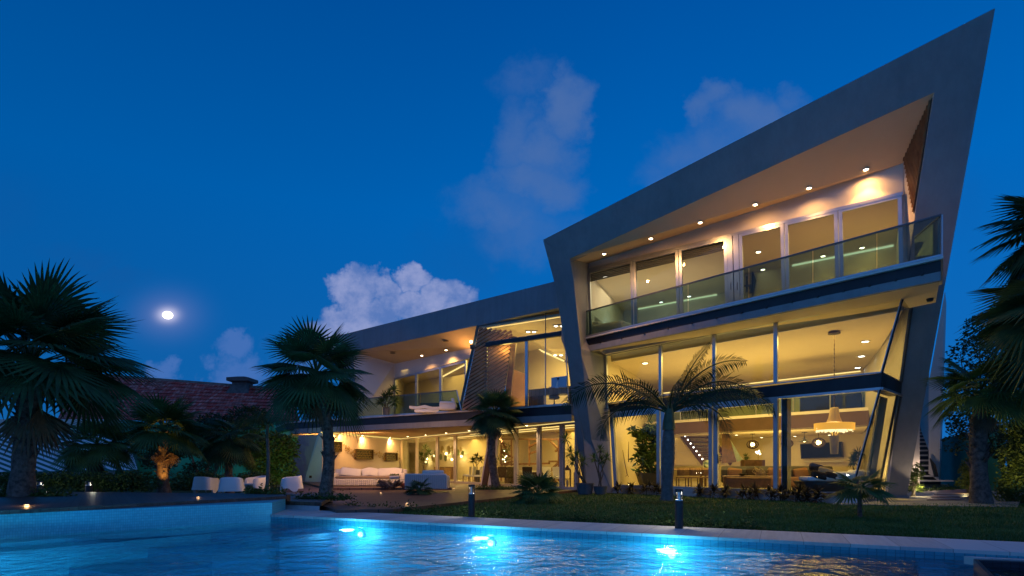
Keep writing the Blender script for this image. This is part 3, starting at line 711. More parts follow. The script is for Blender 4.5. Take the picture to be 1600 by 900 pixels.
part(MB().bar(mz(1012, 4.52, -.05), mz(1352, 4.52, -.05), .035), 'handrail', alud)
for x in (1063, 1121, 1181, 1239, 1297): part(MB().bar(mz(x, 3.55, -.05), mz(x, 4.5, -.05), .03), 'railing_post', alu)
# timber louvres over the right part of the mezzanine
mb = MB()
for k in range(16):
    x = 1226 + k * 4.6; mb.bar(xz(Mz, x, 4.75, 0), xz(Mz, x + 7, 4.75, -2.5), .05, .12)
part(mb, 'ceiling_louvres', walnut)
# mezzanine back rooms: dark shelf wall
part(MB().prism([xz(B, 1250, 3.6, 2.0), xz(B, 1345, 3.6, 2.0), xz(B, 1345, 4.7, 2.0), xz(B, 1250, 4.7, 2.0)], (.3, .4, 0)), 'built_in_cabinet', fabb)
# raised inner soffit lines on the under side of the mezzanine
mb = MB()
for (x0, x1, o) in ((1157, 1247, 1.2), (1252, 1345, 1.0)): mb.bar(mz(x0, 2.77, -o), mz(x1, 2.77, -o), .12, .03)
part(mb, 'track_recess', plaster)

# rooms behind the top windows
def rw(x, z, o): return xz(W, x, z, -o)
TC = 9.56
bk1 = (35.7 - 27.0); bk2 = 6.0
part(MB().slab([rw(916, 0, .1), rw(1411, 0, .1), rw(1411, 0, 9.2), rw(900, 0, 9.2)], TC, TC + .1), 'ceiling', ceilm)
part(MB().slab([rw(916, 0, .02), rw(1411, 0, .02), rw(1411, 0, 9.2), rw(900, 0, 9.2)], 6.60, 6.655), 'room_floor', tilef)
part(MB().prism([rw(930, 6.6, bk1), rw(1170, 6.6, bk1), rw(1170, TC, bk1), rw(930, TC, bk1)], (.07, .09, 0)), 'back_wall', plaster)
part(MB().prism([rw(1150, 6.6, bk2), rw(1420, 6.6, bk2), rw(1420, TC, bk2), rw(1150, TC, bk2)], (.07, .09, 0)), 'back_wall', cream)
for (x0, x1, o1) in ((919, 975, bk1), (1140, 1152, bk1), (1409, 1400, 6)):
    p, q = rw(x0, 6.6, .05), rw(x1, 6.6, o1); u = V((0, 0, TC - 6.6))
    part(MB().prism([p, q, q + u, p + u], (-.1 if x0 < 1200 else .1, 0, 0)), 'partition_wall', plaster)
p, q = rw(1158, 6.6, .5), rw(1196, 6.6, bk2)
part(MB().bar(rw(997, TC - .05, bk1 - .12), rw(1120, TC - .05, bk1 - .12), .06), 'cove_light', emis('cove_pale', (.95, .9, .55), 1.3))
part(MB().bar(rw(1238, TC - .05, bk2 - .12), rw(1396, TC - .05, bk2 - .12), .06), 'cove_light', emis('cove_pale', (.95, .9, .55), 1.3))
# corridor light band between the rooms (slanting strip and dark hanging)
a, b = dep(24.5, 1162, 372), dep(26.5, 1188, 458)
part(MB().bar(a, b, .16, .05), 'cove_light', warm_led)
# bedroom timber headboard panel
hp, hq = rw(919, 6.66, .5) + V((.05, 0, 0)), lerp(rw(919, 6.66, .05), rw(975, 6.66, bk1), .5) + V((.05, 0, 0))
part(MB().prism([hp, hq, hq + V((0, 0, 1.2)), hp + V((0, 0, 1.2))], (.05, 0, 0)), 'headboard_panel', boards('grey_boards', (.10, .09, .08), (.22, .2, .18), .12, vert=True))

# rear stair wall and open stair outside at the right
part(MB().prism([dep(28, 1451, 600), dep(28, 1476.5, 455), dep(28, 1467, 752), dep(28, 1451, 740)], (1.75, 2.2, 0)), 'stair_wall', plaster)
part(MB().prism([dep(28.0, 1451, 470), dep(28, 1451, 704), dep(31.8, 1436, 664), dep(31.8, 1436, 560)], (.05, .02, 0)), 'stair_wall', plaster)
part(MB().prism([dep(26.6, 1424, 690), dep(26.6, 1437, 660), dep(26.6, 1437, 760), dep(26.6, 1420, 760)], (-.1, .3, 0)), 'stair_wall', plaster)
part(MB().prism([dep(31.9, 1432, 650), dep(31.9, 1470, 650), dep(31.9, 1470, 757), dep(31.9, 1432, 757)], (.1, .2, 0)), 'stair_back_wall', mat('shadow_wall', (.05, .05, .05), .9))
st = empty('outdoor_staircase', dep(27.5, 1450, 757), 'open white staircase with floating treads behind the leaning leg', 'staircase')
ys = [752.5, 745, 736.5, 728.5, 720.5, 712.5, 705, 698, 691.5, 685.5, 680, 675, 670.5, 666.5]
for i, y in enumerate(ys):
    d = 27.6 + i * .28; x1 = [1490, 1463, 1461, 1459, 1455, 1450, 1450, 1450, 1450, 1449, 1447, 1445, 1443, 1441][i]
    a, b = dep(d, 1437, y), dep(d, x1, y)
    MB().prism([a, b, b + V((.02, .26, 0)), a + V((.02, .26, 0))], (0, 0, .075)).build('tread', copm, st)
MB().prism([dep(27.55, 1454, 716), dep(27.5, 1462, 726), dep(27.5, 1467, 745), dep(27.5, 1461, 745)], (.02, .1, 0)).build('stringer', steel, st)

# ------------------------------------------------------------ the low wing
roofL = [on(LF, 522, 526), on(LF, 880, 436.5), on(LF, 880, 479.5), on(LF, 744, 509), on(LF, 551, 550)]
part(MB().prism([roofL[0], roofL[1], roofL[2], roofL[3], roofL[4]], (.3, .4, 0)), 'roof_fascia', stucco)
# roof deck and soffit
bl_ = [roofL[0] + V((.3, .4, 0)), roofL[1] + V((.3, .4, 0)), V((6, 42, 8.6)), V((-8, 52, 9))]
sfL, sfR = on(LU, 617.5, 568), on(LU, 745, 541.5)
mb = MB(); mb.poly(bl_); mb.poly([roofL[4] + V((.02, .02, 0)), roofL[3] + V((.02, .02, 0)), sfR, sfL]); part(mb, 'roof', soffm)
# left end wall
ew = [on(LF, 522, 526), on(LF, 551, 550), on(S, 560, 656), on(S, 536, 658)]
part(MB().prism(ew, (.2, .5, 0)), 'end_wall', stucco)
part(MB().prism([on(LF, 551, 550), sfL, xz(LU, 619, 3.9), on(S, 560, 655)], (-.05, .05, 0)), 'side_wall', plaster)
part(MB().prism([sfL, sfR, on(LU, 745, 556), on(LU, 728, 561), on(LU, 617.5, 591)], (.08, .1, 0)), 'header_wall', plaster)
for (x0, x1) in ((618, 652), (652, 690), (690, 730)):
    h2 = lambda x: 591 - .25 * (x - 618)
    window(H_, on(LU, x0, h2(x0)), on(LU, x1, h2(x1)), xz(LU, x1, 3.95), xz(LU, x0, 3.95), (.12, .1, .1, .1), .1)
# bedroom behind
part(MB().slab([xz(LU, 617, 0, -.1), xz(LU, 745, 0, -.1), xz(LU, 760, 0, -6), xz(LU, 625, 0, -6)], 7.2, 7.3), 'ceiling', ceilm)
part(MB().prism([xz(LU, 610, 3.9, -5.5), xz(LU, 770, 3.9, -5.5), xz(LU, 770, 7.3, -5.5), xz(LU, 610, 7.3, -5.5)], (.08, .1, 0)), 'back_wall', cream)
part(MB().prism([xz(LU, 617, 3.9, -.05), xz(LU, 632, 3.9, -5.5), xz(LU, 632, 7.3, -5.5), xz(LU, 617, 7.3, -.05)], (-.08, 0, 0)), 'partition_wall', plaster)
part(MB().bar(xz(LU, 690, 7.15, -5.3), xz(LU, 728, 7.15, -2.5), .06), 'cove_light', warm_led)
# slab edge
zS0, zS1 = 3.17, 3.92
sl, sr = xz(S, 447, 0), xz(S, 893, 0)
inset = lambda x, o: xz(S, x, 0, -o)
back = [xz(LW, 925, 0, -9), xz(LW, 600, 0, -9), V((-20, 46, 0))]
part(MB().slab([sl, sr] + back, 3.86, 3.92), 'balcony_floor', copm)
part(MB().slab([inset(448, .1), inset(893, .1)] + back, 3.47, 3.857), 'steel_channel', steel)
part(MB().slab([inset(460, .02), inset(893, .02), inset(893, .25), inset(460, .25)], zS0, 3.467), 'slab_edge', stucco)
part(MB().slab([inset(460, .252), inset(893, .252)] + back, 3.20, 3.467), 'ceiling', ceilm)
# balcony rail
for a, b in ((470, 515), (516, 597), (598, 656), (657, 713)):
    p, q = xz(S, a, 3.94, -.05), xz(S, b, 3.94, -.05); up = V((0, 0, 1.02))
    if b == 713: q2 = xz(S, 720, 3.94, -.05); part(MB().prism([p, q2, q + up, p + up], (.01, .01, 0)), 'railing_glass', glr)
    else: part(MB().prism([p, q, q + up, p + up], (.01, .01, 0)), 'railing_glass', glr)
part(MB().bar(xz(S, 470, 4.97, -.05), xz(S, 713.5, 4.97, -.05), .05), 'handrail', alud)
part(MB().bar(xz(S, 470, 3.95, -.05), xz(S, 721, 3.95, -.05), .06), 'railing_shoe', alu)
part(MB().bar(xz(S, 713.5, 4.97, -.05), xz(S, 721, 3.92, -.05), .05), 'railing_post', alu)
# studio box between the balcony and the tall block
SG = (27.2, -.636, 0)
g = lambda x, y, o=0: on(SG, x, y, o)
zsb = 3.93
part(MB().bar(g(747, 508.5), g(718, 642), .13), 'window_jamb', mat('teal_steel', (.05, .09, .10), .4, metal=.5))
tl = lambda x: 541.5 - .148 * (x - 737)
part(MB().bar(g(736, 542.5, .06), g(881, 521, .06), .16, .2), 'transom_band', steel)
for a, b in (((748, 509.0), (880, 480)),): pass
ms = [(743, 721), (760, 760), (823.5, 823.5), (853, 853), (884, 890)]
for i in range(4):
    (t0_, b0_), (t1x, b1x) = ms[i], ms[i + 1]
    w_ = .07 if i < 3 else .03
    TLp, TRp = g(t0_, tl(t0_) + 3), g(t1x, tl(t1x) + 3)
    window(H_, TLp, TRp, xz(SG, b1x, zsb), xz(SG, b0_, zsb), (.04, w_ if i != 2 else .012, .05, w_ if i != 3 else .012), .07, name='fixed_window')
window(H_, g(747, 509), g(853, 486), g(853, tl(853) - 2.5), g(740, tl(740) - 2.5), (.03, .012, .03, .05), .05, name='fixed_window', m=alud)
window(H_, g(853, 486), g(881, 480), g(881, tl(881) - 2.5), g(853, tl(853) - 2.5), (.03, .03, .03, .012), .05, name='fixed_window', m=alud)
# studio interior: ceiling, slat screen, walls
p1, p2 = xz(SG, 745, 0, -.1), xz(SG, 892, 0, -.1)
part(MB().slab([p1, p2, xz(SG, 900, 0, -8.5), xz(SG, 765, 0, -8.5)], 8.0, 8.1), 'ceiling', ceilm)
part(MB().bar(xz(SG, 752, 8.02, -.3), xz(SG, 888, 8.02, -.3), .07), 'cove_light', warm_led)
zz = lambda p: p
cA, cB = dep(29.0, 768, 510.5), dep(33.5, 806, 524)
cA.z = cB.z = 7.97; part(MB().bar(dz(28.6, 765, 7.96), dz(32.0, 806, 7.96), .09, .05), 'cove_light', warm_led)
wb0, wb1 = dz(33.0, 800, 0), dz(29.0, 895, 0)
wb0 = dz(35.5, 790, 0); wb1 = dz(31.5, 893, 0)
part(MB().prism([wb0 + V((0, 0, 3.9)), wb1 + V((0, 0, 3.9)), dep(31.5, 893, 570), dep(35.5, 790, 523)], (.1, .1, 0)), 'back_wall', cream)
part(MB().bar(dep(35.2, 815, 534), dep(31.3, 881, 564), .08), 'cove_light', warm_led)
part(MB().prism([dep(35.6, 788, 520), dep(31.4, 895, 568), dep(28, 895, 480), dep(28.4, 780, 505)], (0, 0, .05)), 'sloped_ceiling', ceilm)
sp_ = [dep(27.9, 749, 511), dep(28.9, 801, 525), dep(28.9, 790, 600), dep(28.9, 782, 650), dz(27.9, 722, 3.95)]
part(MB().prism([p + V((0, .12, 0)) for p in sp_], (0, .06, 0)), 'screen_panel', mat('screen_brown', (.05, .028, .02), .7))
slats(sp_, 27, 'wood_slats', mat('slat_grey_wood', (.34, .15, .075), .6, col2=(.52, .27, .15), vscale=3), .10, .09, ang=V((1, 0, .62)), nn=V((0, -1, 0)), gapb=-.06)
part(MB().prism([dep(28.8, 801, 525), dep(28.8, 807, 526), dep(28.8, 794, 655), dep(28.8, 784, 655)], (.05, .2, 0)), 'screen_post', walnut)
part(MB().prism([dep(30.5, 800, 576), dep(30.5, 824, 586), dep(30.5, 824, 645), dep(30.5, 790, 645)], (.05, .1, 0)), 'low_screen', mat('stained_oak', (.20, .10, .055), .5, var=.15, vscale=1.5))

# ground floor of the low wing
fs = [on(S, 467, 680), on(S, 496.5, 680), dep(xz(S, 475, 0).y, 475, 761), dep(xz(S, 446, 0).y, 446, 757)]
part(MB().prism(fs, (.05, .12, 0)), 'slanted_wall', stucco)
arL, arR = dz(33.8, 503, 0), xz(LW, 627, 0)
part(MB().prism([fs[1] + V((.0, .02, 0)), V((arL.x, arL.y, 3.2)), V((arL.x, arL.y, 0)), V((fs[2].x, fs[2].y, 0))], (-.1, .1, 0)), 'side_wall', plaster)
part(MB().prism([V((arL.x, arL.y, 0)), arR, arR + V((0, 0, 3.2)), V((arL.x, arL.y, 3.2))], (-.05, .15, 0)), 'art_wall', plaster)
part(MB().bar(V((arL.x, arL.y, 3.15)) + V((0, -.15, 0)), arR + V((0, -.15, 3.15)), .05), 'cove_light', emis('art_led', (1, .75, .2), .9))
lcols = [(628, 653), (653, 685), (685, 713), (713, 765), (765, 808), (808, 844), (844, 880), (880, 904)]
for i, (a, b) in enumerate(lcols):
    window(H_, xz(LW, a + .4, 3.14), xz(LW, b - .4, 3.14), xz(LW, b - .4, .1), xz(LW, a + .4, .1), (.09, .12, .12, .12), .12, name='glass_door', m=mat('warm_alu', (.55, .5, .44), .5, metal=.4))
part(MB().box(on(LW, 843, 724, .15), (.03, .03, .3)), 'door_handle', dark)
part(MB().bar(xz(LW, 627, 3.17, .06), xz(LW, 905, 3.17, .06), .04), 'cove_light', emis('eave_led', (1, .75, .25), .9))
# leaning timber prop
LC = (28.3, -1.5, 0)
part(MB().prism([on(LC, 765, 671), on(LC, 775, 670), on(LC, 758, 760), on(LC, 750, 760)], (.1, .15, 0)), 'leaning_column', plaster)
part(MB().prism([on(LC, 768, 671, .03), on(LC, 775, 670, .03), on(LC, 759.5, 760, .03), on(LC, 752, 760, .03)], (.05, .05, 0)), 'column_face', mat('prop_brown', (.05, .018, .012), .5))
part(MB().prism([on(LC, 776.5, 670), on(LC, 780, 670), on(LC, 768, 760), on(LC, 762, 760)], (.1, .15, 0)), 'leaning_column', plaster)
# dining room shell
DB = 8.0
part(MB().slab([xz(LW, 620, 0, -.05), xz(LW, 925, 0, -.05), xz(LW, 930, 0, -DB), xz(LW, 640, 0, -DB)], .02, .105), 'room_floor', tilef)
part(MB().prism([xz(LW, 628, .1, -DB), xz(LW, 935, .1, -DB), xz(LW, 935, 3.2, -DB), xz(LW, 628, 3.2, -DB)], (.08, .1, 0)), 'back_wall', cream)
part(MB().prism([arR + V((.05, 0, 0)), xz(LW, 640, 0, -DB), xz(LW, 640, 3.2, -DB), arR + V((.05, 0, 3.2))], (-.1, 0, 0)), 'left_wall', cream)
part(MB().prism([xz(LW, 921, 0, -1.6), xz(LW, 926, 0, -DB), xz(LW, 926, 3.2, -DB), xz(LW, 921, 3.2, -1.6)], (.1, 0, 0)), 'right_wall', cream)
mb = MB(); mb.bar(xz(LW, 735, 3.17, -2.5), xz(LW, 925, 3.17, -2.5), .12, .03); mb.bar(xz(LW, 700, 3.17, -4.5), xz(LW, 925, 3.17, -4.5), .12, .03)
part(mb, 'cove_light', warm_led)

wm = lerp(V((arL.x, arL.y, 0)), arR, .5)
lamp('terrace_wall_fill', 'AREA', wm + V((-1.2, -2.6, 3.12)), 520, WARM, 6, .6, tgt=wm + V((0, 0, 1.2)), parent=H_)  # unseen area light added to brighten the art wall
lamp('terrace_sofa_fill', 'AREA', dz(25.2, 600, 3.12), 190, WARM, 4.5, .8, tgt=dz(27.8, 590, .5), parent=H_)  # unseen area light added to warm the sofa cushions
# ------------------------------------------------------------ room light
def room(loc, pw, sx, sy, col=YEL, rz=0): return lamp('room_light', 'AREA', loc, pw, col, sx, sy, rot=(0, 0, rz), parent=H_)
room((9.2, 24.5, 5.85), 330, 7, 5, rz=R(-49)); room((12.2, 27.5, 5.85), 230, 6, 4, rz=R(-49))
lamp('room_light', 'AREA', (10.0, 25.0, 1.0), 420, YEL, 6, 5, rot=(R(180), 0, 0), parent=H_)     # area light facing up at the ceiling
lamp('floor_lamp', 'POINT', (12.9, 20.6, .9), 45, YEL, .15, parent=H_)
room((12.8, 29.0, 2.7), 100, 5, 3, rz=R(-49)); room((9.6, 33, 2.7), 60, 3, 3)
# bedrooms
def rp(x, o): return xz(W, x, TC - .12, -o)
room(rp(1010, 4), 105, 4, 4, (1, .80, .45)); room(rp(1190, 3), 16, 1.2, 3); room(rp(1320, 3), 38, 4, 3, (1, .70, .20))
lamp('room_light', 'AREA', xz(W, 1320, 7.2, -3), 17, (1, .68, .20), 3, 3, rot=(R(180), 0, 0), parent=H_)
lamp('room_light', 'AREA', xz(W, 1040, 7.2, -4), 30, (1, .80, .42), 3, 3, rot=(R(180), 0, 0), parent=H_)
room(xz(LU, 680, 7.1, -3), 75, 4, 3)
room(xz(SG, 830, 7.4, -3.5), 230, 4, 3); lamp('room_light', 'POINT', xz(SG, 790, 6.8, -.5), 90, YEL, .3, parent=H_); lamp('room_light', 'AREA', xz(SG, 835, 4.4, -3), 90, YEL, 3, 3, rot=(R(180), 0, 0), parent=H_)
room(xz(LW, 700, 3.1, -4), 200, 4, 3); room(xz(LW, 850, 3.1, -4), 210, 5, 3)
room((10.9, 20.2, 5.8), 110, 2.5, 1.2, rz=R(-49)); room((8.0, 22.9, 5.8), 70, 3, 1.2, rz=R(-49))  # extra unseen light near the glass, added to warm the furniture
# ------------------------------------------------------------ light fittings
for m_ in (bulbw, bulby, bulbc): m_.cycles.emission_sampling = 'NONE'
trim = mat('downlight_trim', (.6, .58, .55), .4)
ORD = ['leftmost', 'second from the left', 'third from the left', 'fourth from the left', 'fifth from the left', 'sixth from the left', 'seventh from the left', 'eighth from the left']
def downlight(p, label, group, bulb, r=.07, power=0, col=WARM, spot=100, tgt=None, blend=.8, off=.05):
    p = V(p); e_ = empty('ceiling_light', p, label, 'ceiling light', group)
    MB().lathe([(r * 1.5, -.004), (r * 1.5, -.02), (r * 1.05, -.03), (r * 1.05, -.008)], p, 18).build('trim', trim, e_)
    MB().lathe([(r, -.022), (r * .8, -.034)], p, 18).build('bulb', bulb, e_)
    if power: lamp('downlight', 'SPOT', p + V((0, 0, -off)), power, col, .05, spot=spot, blend=blend, parent=e_, tgt=tgt or p + V((0, 0, -2)))
    return e_
def hit_quad(q, x, y):
    r, s = ray(x, y); o = V((0, 0, CH)); d = V((r, 1, s))
    for t in ((q[0], q[1], q[2]), (q[0], q[2], q[3])):
        h = intersect_ray_tri(t[0], t[1], t[2], d, o, False)
        if h: return h
q = [IL + dG * .02, IR + dG * .02, WR, WL]
nW = toward_cam(V((.618, .786, 0)), WL)
for i, (x, y) in enumerate(((944, 396), (1017, 372), (1094, 347), (1180, 319), (1264, 293), (1353, 264))):
    h = hit_quad(q, x, y)
    if h is None: h = on(W, x, y, .3)
    # keep the beam close to the wall, where it scallops the header
    downlight(h, f'bright round downlight in the soffit over the top balcony, {ORD[i]}', 'downlights over the top balcony', bulbw, .065, 85, tgt=h - nW * (.75 if i < 2 else .6 if i < 4 else .25) + V((0, 0, -1.1)), spot=150, off=.10)
    lamp('downlight', 'SPOT', h + V((0, 0, -.09)), 250, WARM, .05, spot=95, blend=.5, rot=(0, 0, 0), parent=H_)  # second beam per fitting, added to bounce warm light onto the soffit
q2 = [roofL[4], roofL[3], sfR, sfL]
for i, (x, y) in enumerate(((659, 555), (697, 546.5))):
    h = hit_quad(q2, x, y) or on(LU, x, y, .4)
    downlight(h, ['left downlight in the soffit over the low balcony', 'right downlight in the soffit over the low balcony, nearer the slatted screen'][i], 'downlights over the low balcony', bulbw, .07, 170, spot=130, off=.08)
lamp('downlight', 'SPOT', (hit_quad(q2, 727, 531) or on(LU, 727, 531, 1.)) + V((0, 0, -.9)), 60, WARM, .08, spot=150, rot=(R(180), 0, 0), parent=H_)  # spot facing up at the soffit, without a fitting
for i, (x, y) in enumerate(((613.5, 551.5), (697, 533))):
    h = hit_quad(q2, x, y) or on(LU, x, y, 1)
    MB().lathe([(.16, -.005), (.16, -.02), (.12, -.025)], h, 18).build('ceiling_speaker', mat('grille', (.12, .08, .05), .8), None, label=['round brown ceiling speaker at the left end of the low balcony soffit', 'round brown ceiling speaker above the two balcony downlights'][i], cat='speaker')
gl_lights = [(523.5, 680), (569.5, 682), (612, 684), (637, 681.3), (665, 679), (697, 676), (733, 672.3), (823, 664)]
for i, (x, y) in enumerate(gl_lights):
    p = onz(3.19, x, y)
    if i < 3:   # over the art wall
        r = (x - 800) / FP; a = V((arL.x, arL.y, 0)); b = arR; dd = b - a
        t = (a.y * r - a.x) / (dd.x - dd.y * r); w_ = a + dd * t; p = w_ + V((-.02, -.45, 3.19)); wt = w_ + V((.1, .2, 1.9))
    downlight(p, f'small round downlight in the terrace ceiling, {ORD[i]}', 'downlights over the terrace', bulbw, .06, 430 if i < 3 else 200, WARM if i < 3 else (1, .66, .33), spot=130, off=.08, blend=1, tgt=wt if i < 3 else None)
for i, (x, y) in enumerate(((1352, 533), (1346, 556), (1340, 574))):
    downlight(onz(CZ - .005, x, y), ['round ceiling light nearest the glass in the double height room', 'middle one of three ceiling lights by the double height room wall', 'farthest of three ceiling lights by the double height room wall'][i], 'ceiling lights of the double height room', bulbc, .12)
downlight(onz(CZ - .005, 1008, 567), 'single round ceiling light above the coconut palm crown, left of the chandelier', 'ceiling lights of the double height room', bulby, .12)
for i, (x, y) in enumerate(((945, 431.5), (1033, 471.5), (1077, 462.5), (1185, 393), (1192, 420.5), (1199, 445), (1286, 399.5), (1347, 386.5))):
    lb = ['ceiling light in the bedroom behind the leftmost top window', 'ceiling light seen through the second top window', 'ceiling light seen through the third top window', 'nearest corridor ceiling light behind the fourth top window', 'middle corridor ceiling light behind the fourth top window', 'farthest corridor ceiling light behind the fourth top window', 'ceiling light seen through the fifth top window', 'ceiling light seen through the rightmost top window'][i]
    downlight(onz(TC - .005, x, y), lb, 'ceiling lights of the top floor rooms', bulbc if i < 3 else bulby, .085, 14 if i in (6, 7) else 0, YEL)
for i, (x, y) in enumerate(((1151, 679), (1190, 683), (1242, 681), (1296, 679))):
    downlight(onz(2.775, x, y), f'tiny ceiling light under the mezzanine, {ORD[i]}', 'ceiling lights under the mezzanine', bulby, .07, 18, YEL, spot=120)
def spot_pair(x, y, label):
    p = onz(7.99, x, y) if y < 545 else dep(29.5, x, y)
    e_ = empty('ceiling_light', p, label, 'ceiling light', 'paired ceiling lights of the studio')
    MB().bevbox(p + V((0, 0, -.03)), (.62, .24, .05), .02).build('housing', trim, e_)
    for s_ in (-.15, .15): MB().lathe([(.09, -.057), (.07, -.07)], p + V((s_, 0, 0)), 14).build('bulb', bulbc, e_)
spot_pair(830, 517, 'twin ceiling spotlight above the transom in the middle of the studio'); spot_pair(873.5, 508, 'twin ceiling spotlight beside the tall leaning leg'); spot_pair(872, 553.5, 'twin ceiling spotlight over the computer screen')

bd_m = mat('bollard_black', (.02, .021, .024), .45)
bd_e = emis('bollard_lamp', (1.0, .95, .85), 3.2)
def bollard(p, h, label, r=.075, power=13):
    e_ = empty('bollard_light', p, label, 'bollard light', 'garden bollard lights')
    p = V(p); hb = h * .70
    MB().lathe([(r, 0), (r, hb)], p, 20).build('post', bd_m, e_, True)
    MB().lathe([(r * .9, hb + .003), (r * .9, hb + .02), (r * .35, hb + .03), (r * .3, h * .93)], p, 20).build('reflector', whitep, e_, True)
    MB().lathe([(r * .30, hb + .035), (r * .30, h * .92)], p, 16).build('lamp_tube', bd_e, e_, True)
    MB().lathe([(r, h * .93), (r, h * .985), (r * .9, h)], p, 20).build('cap', bd_m, e_, True)
    mb = MB()
    for k in range(4):
        a = k * math.pi / 2 + .3; mb.bar(p + V((r * .85 * math.cos(a), r * .85 * math.sin(a), hb)), p + V((r * .85 * math.cos(a), r * .85 * math.sin(a), h * .94)), .014)
    mb.build('frame', bd_m, e_)
    lamp('bollard_lamp', 'POINT', p + V((0, 0, h * 1.0 + .04)) + V((0, .16, -.10)), power, (1, .9, .7), .05, parent=e_)
bollard(onz(0.03, 737, 807), .73, 'black bollard light with glowing head on the lawn edge, nearer the timber deck')
bollard(onz(0.03, 1061, 825.5), .73, 'black bollard light with glowing head on the lawn edge below the coconut palm')
bollard(dep(17.9, 62, 774), .44, 'bollard light by the hedge beside the big left palm trunk', .1, 5)
bollard(dep(17.9, 139, 774), .44, 'bollard light by the hedge left of the dark short palm', .1, 5)
for i, (x, y, z, lb) in enumerate(((42, 790, .39, 'flush orange deck light near the big left palm'), (310, 777.5, .39, 'flush deck light in front of the white chairs'), (595, 770, .1, 'tiny flush deck light in front of the white sofa'), (709, 763.5, .1, 'tiny flush deck light right of the white wicker armchair'), (636, 787, .1, 'tiny flush deck light near the front edge of the main deck'))):
    p = onz(z, x, y); e_ = empty('deck_light', p, lb, 'deck light', 'flush lights in the decks')
    MB().lathe([(.05, .002), (.05, .012), (.04, .014)], p, 16).build('rim', trim, e_)
    MB().lathe([(.036 if i == 0 else .018, .015), (.03 if i == 0 else .015, .02)], p, 12).build('lens', emis('deck_bulb', (1, .58, .24), 5), e_)
    lamp('deck_lamp', 'POINT', p + V((0, 0, .07)), 3.0 if i == 0 else .8, (1, .55, .22), .03, parent=e_)

moonp = V((262 - 800, FP, HY - 492)).normalized() * 3000 + V((0, 0, 0))
mo = MB(); 
rows = [[moonp + V((math.cos(a) * math.sin(b) * 22, math.cos(b) * 17, math.sin(a) * math.sin(b) * 17)) for a in [2 * math.pi * k / 24 for k in range(24)]] for b in [math.pi * max(j, .02) / 8 for j in range(9)]]
mo.loft(rows).build('moon', emis('moon_glow', (1, .93, .85), 3), None, label='small glowing moon with a hazy halo in the dark blue sky', cat='moon')
MATS['moon_glow'].cycles.emission_sampling = 'NONE'

# ------------------------------------------------------------ plants
rnd = random.Random(4)
palm_d = leafmat('palm_leaf_dark', (.022, .055, .022), (.06, .14, .05))
palm_m = leafmat('palm_leaf', (.035, .085, .025), (.09, .19, .055))
bark = mat('palm_bark', (.055, .042, .034), .9, col2=(.20, .16, .13), vscale=9, bump=1.0, bscale=26)
barks = mat('palm_bark_smooth', (.10, .10, .085), .8, col2=(.19, .18, .16), vscale=6, bump=.4, bscale=20)
shaft = mat('crownshaft', (.05, .09, .04), .5, var=.3, vscale=5)
stem_m = mat('plant_stem', (.10, .08, .055), .8, var=.3)
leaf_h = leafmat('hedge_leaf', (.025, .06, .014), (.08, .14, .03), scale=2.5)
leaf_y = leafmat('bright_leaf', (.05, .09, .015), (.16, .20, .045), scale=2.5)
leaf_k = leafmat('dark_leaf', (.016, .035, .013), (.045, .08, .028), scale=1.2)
leaf_r = leafmat('red_leaf', (.05, .018, .015), (.05, .06, .02), scale=6)
def fan_frond(mb, o, az, el, Lp, Rf, nb, r_, droop=.35, spread=125):
    ca, sa = math.cos(az), math.sin(az)
    h = V((ca, sa, 0)); d = (h * math.cos(el) + V((0, 0, math.sin(el))))
    sag = V((0, 0, -1)) * Lp * .18
    p1 = o + d * Lp * .5; p2 = o + d * Lp + sag
    lat = V((-sa, ca, 0)); w = .012 + Rf * .012
    mb.bar(o, p1, w * 1.5, w); mb.bar(p1, p2, w * 1.2, w * .8)
    el2 = el - droop; a = (h * math.cos(el2) + V((0, 0, math.sin(el2)))).normalized(); n = lat.cross(a).normalized()
    if n.z < 0: n = -n
    tw = r_.uniform(-.35, .35); lat2 = (lat * math.cos(tw) + n * math.sin(tw)); n2 = a.cross(lat2); n2 = n2 if n2.z > 0 else -n2
    dth = R(2 * spread) / nb
    for k in range(nb):
        th = -R(spread) + dth * (k + .5); L_ = Rf * (.72 + .28 * math.cos(th * .8)) * r_.uniform(.93, 1.04)
        dr = (a * math.cos(th) + lat2 * math.sin(th)); dr = (dr - n2 * (.12 * abs(math.sin(th)))).normalized(); px_ = (n2.cross(dr)).normalized()
        m_ = p2 + dr * L_ * .52 + V((0, 0, -1)) * L_ * .03; hw = L_ * .52 * math.tan(dth / 2) * 1.02
        mt = p2 + dr * L_ * .78 + V((0, 0, -1)) * L_ * (.05 + .10 * droop); tip = p2 + dr * L_ + V((0, 0, -1)) * L_ * (.07 + r_.uniform(.05, .2) * (droop + .2))
        f_ = n2 * hw * .55
        i0 = len(mb.v)
        mb.v += [tuple(q) for q in (p2 + dr * .01, m_ - px_ * hw, m_ + f_, m_ + px_ * hw, mt - px_ * hw * .55, mt + f_ * .5, mt + px_ * hw * .55, tip)]
        mb.f += [(i0, i0 + 1, i0 + 2), (i0, i0 + 2, i0 + 3), (i0 + 1, i0 + 4, i0 + 5, i0 + 2), (i0 + 2, i0 + 5, i0 + 6, i0 + 3), (i0 + 4, i0 + 7, i0 + 5), (i0 + 5, i0 + 7, i0 + 6)]
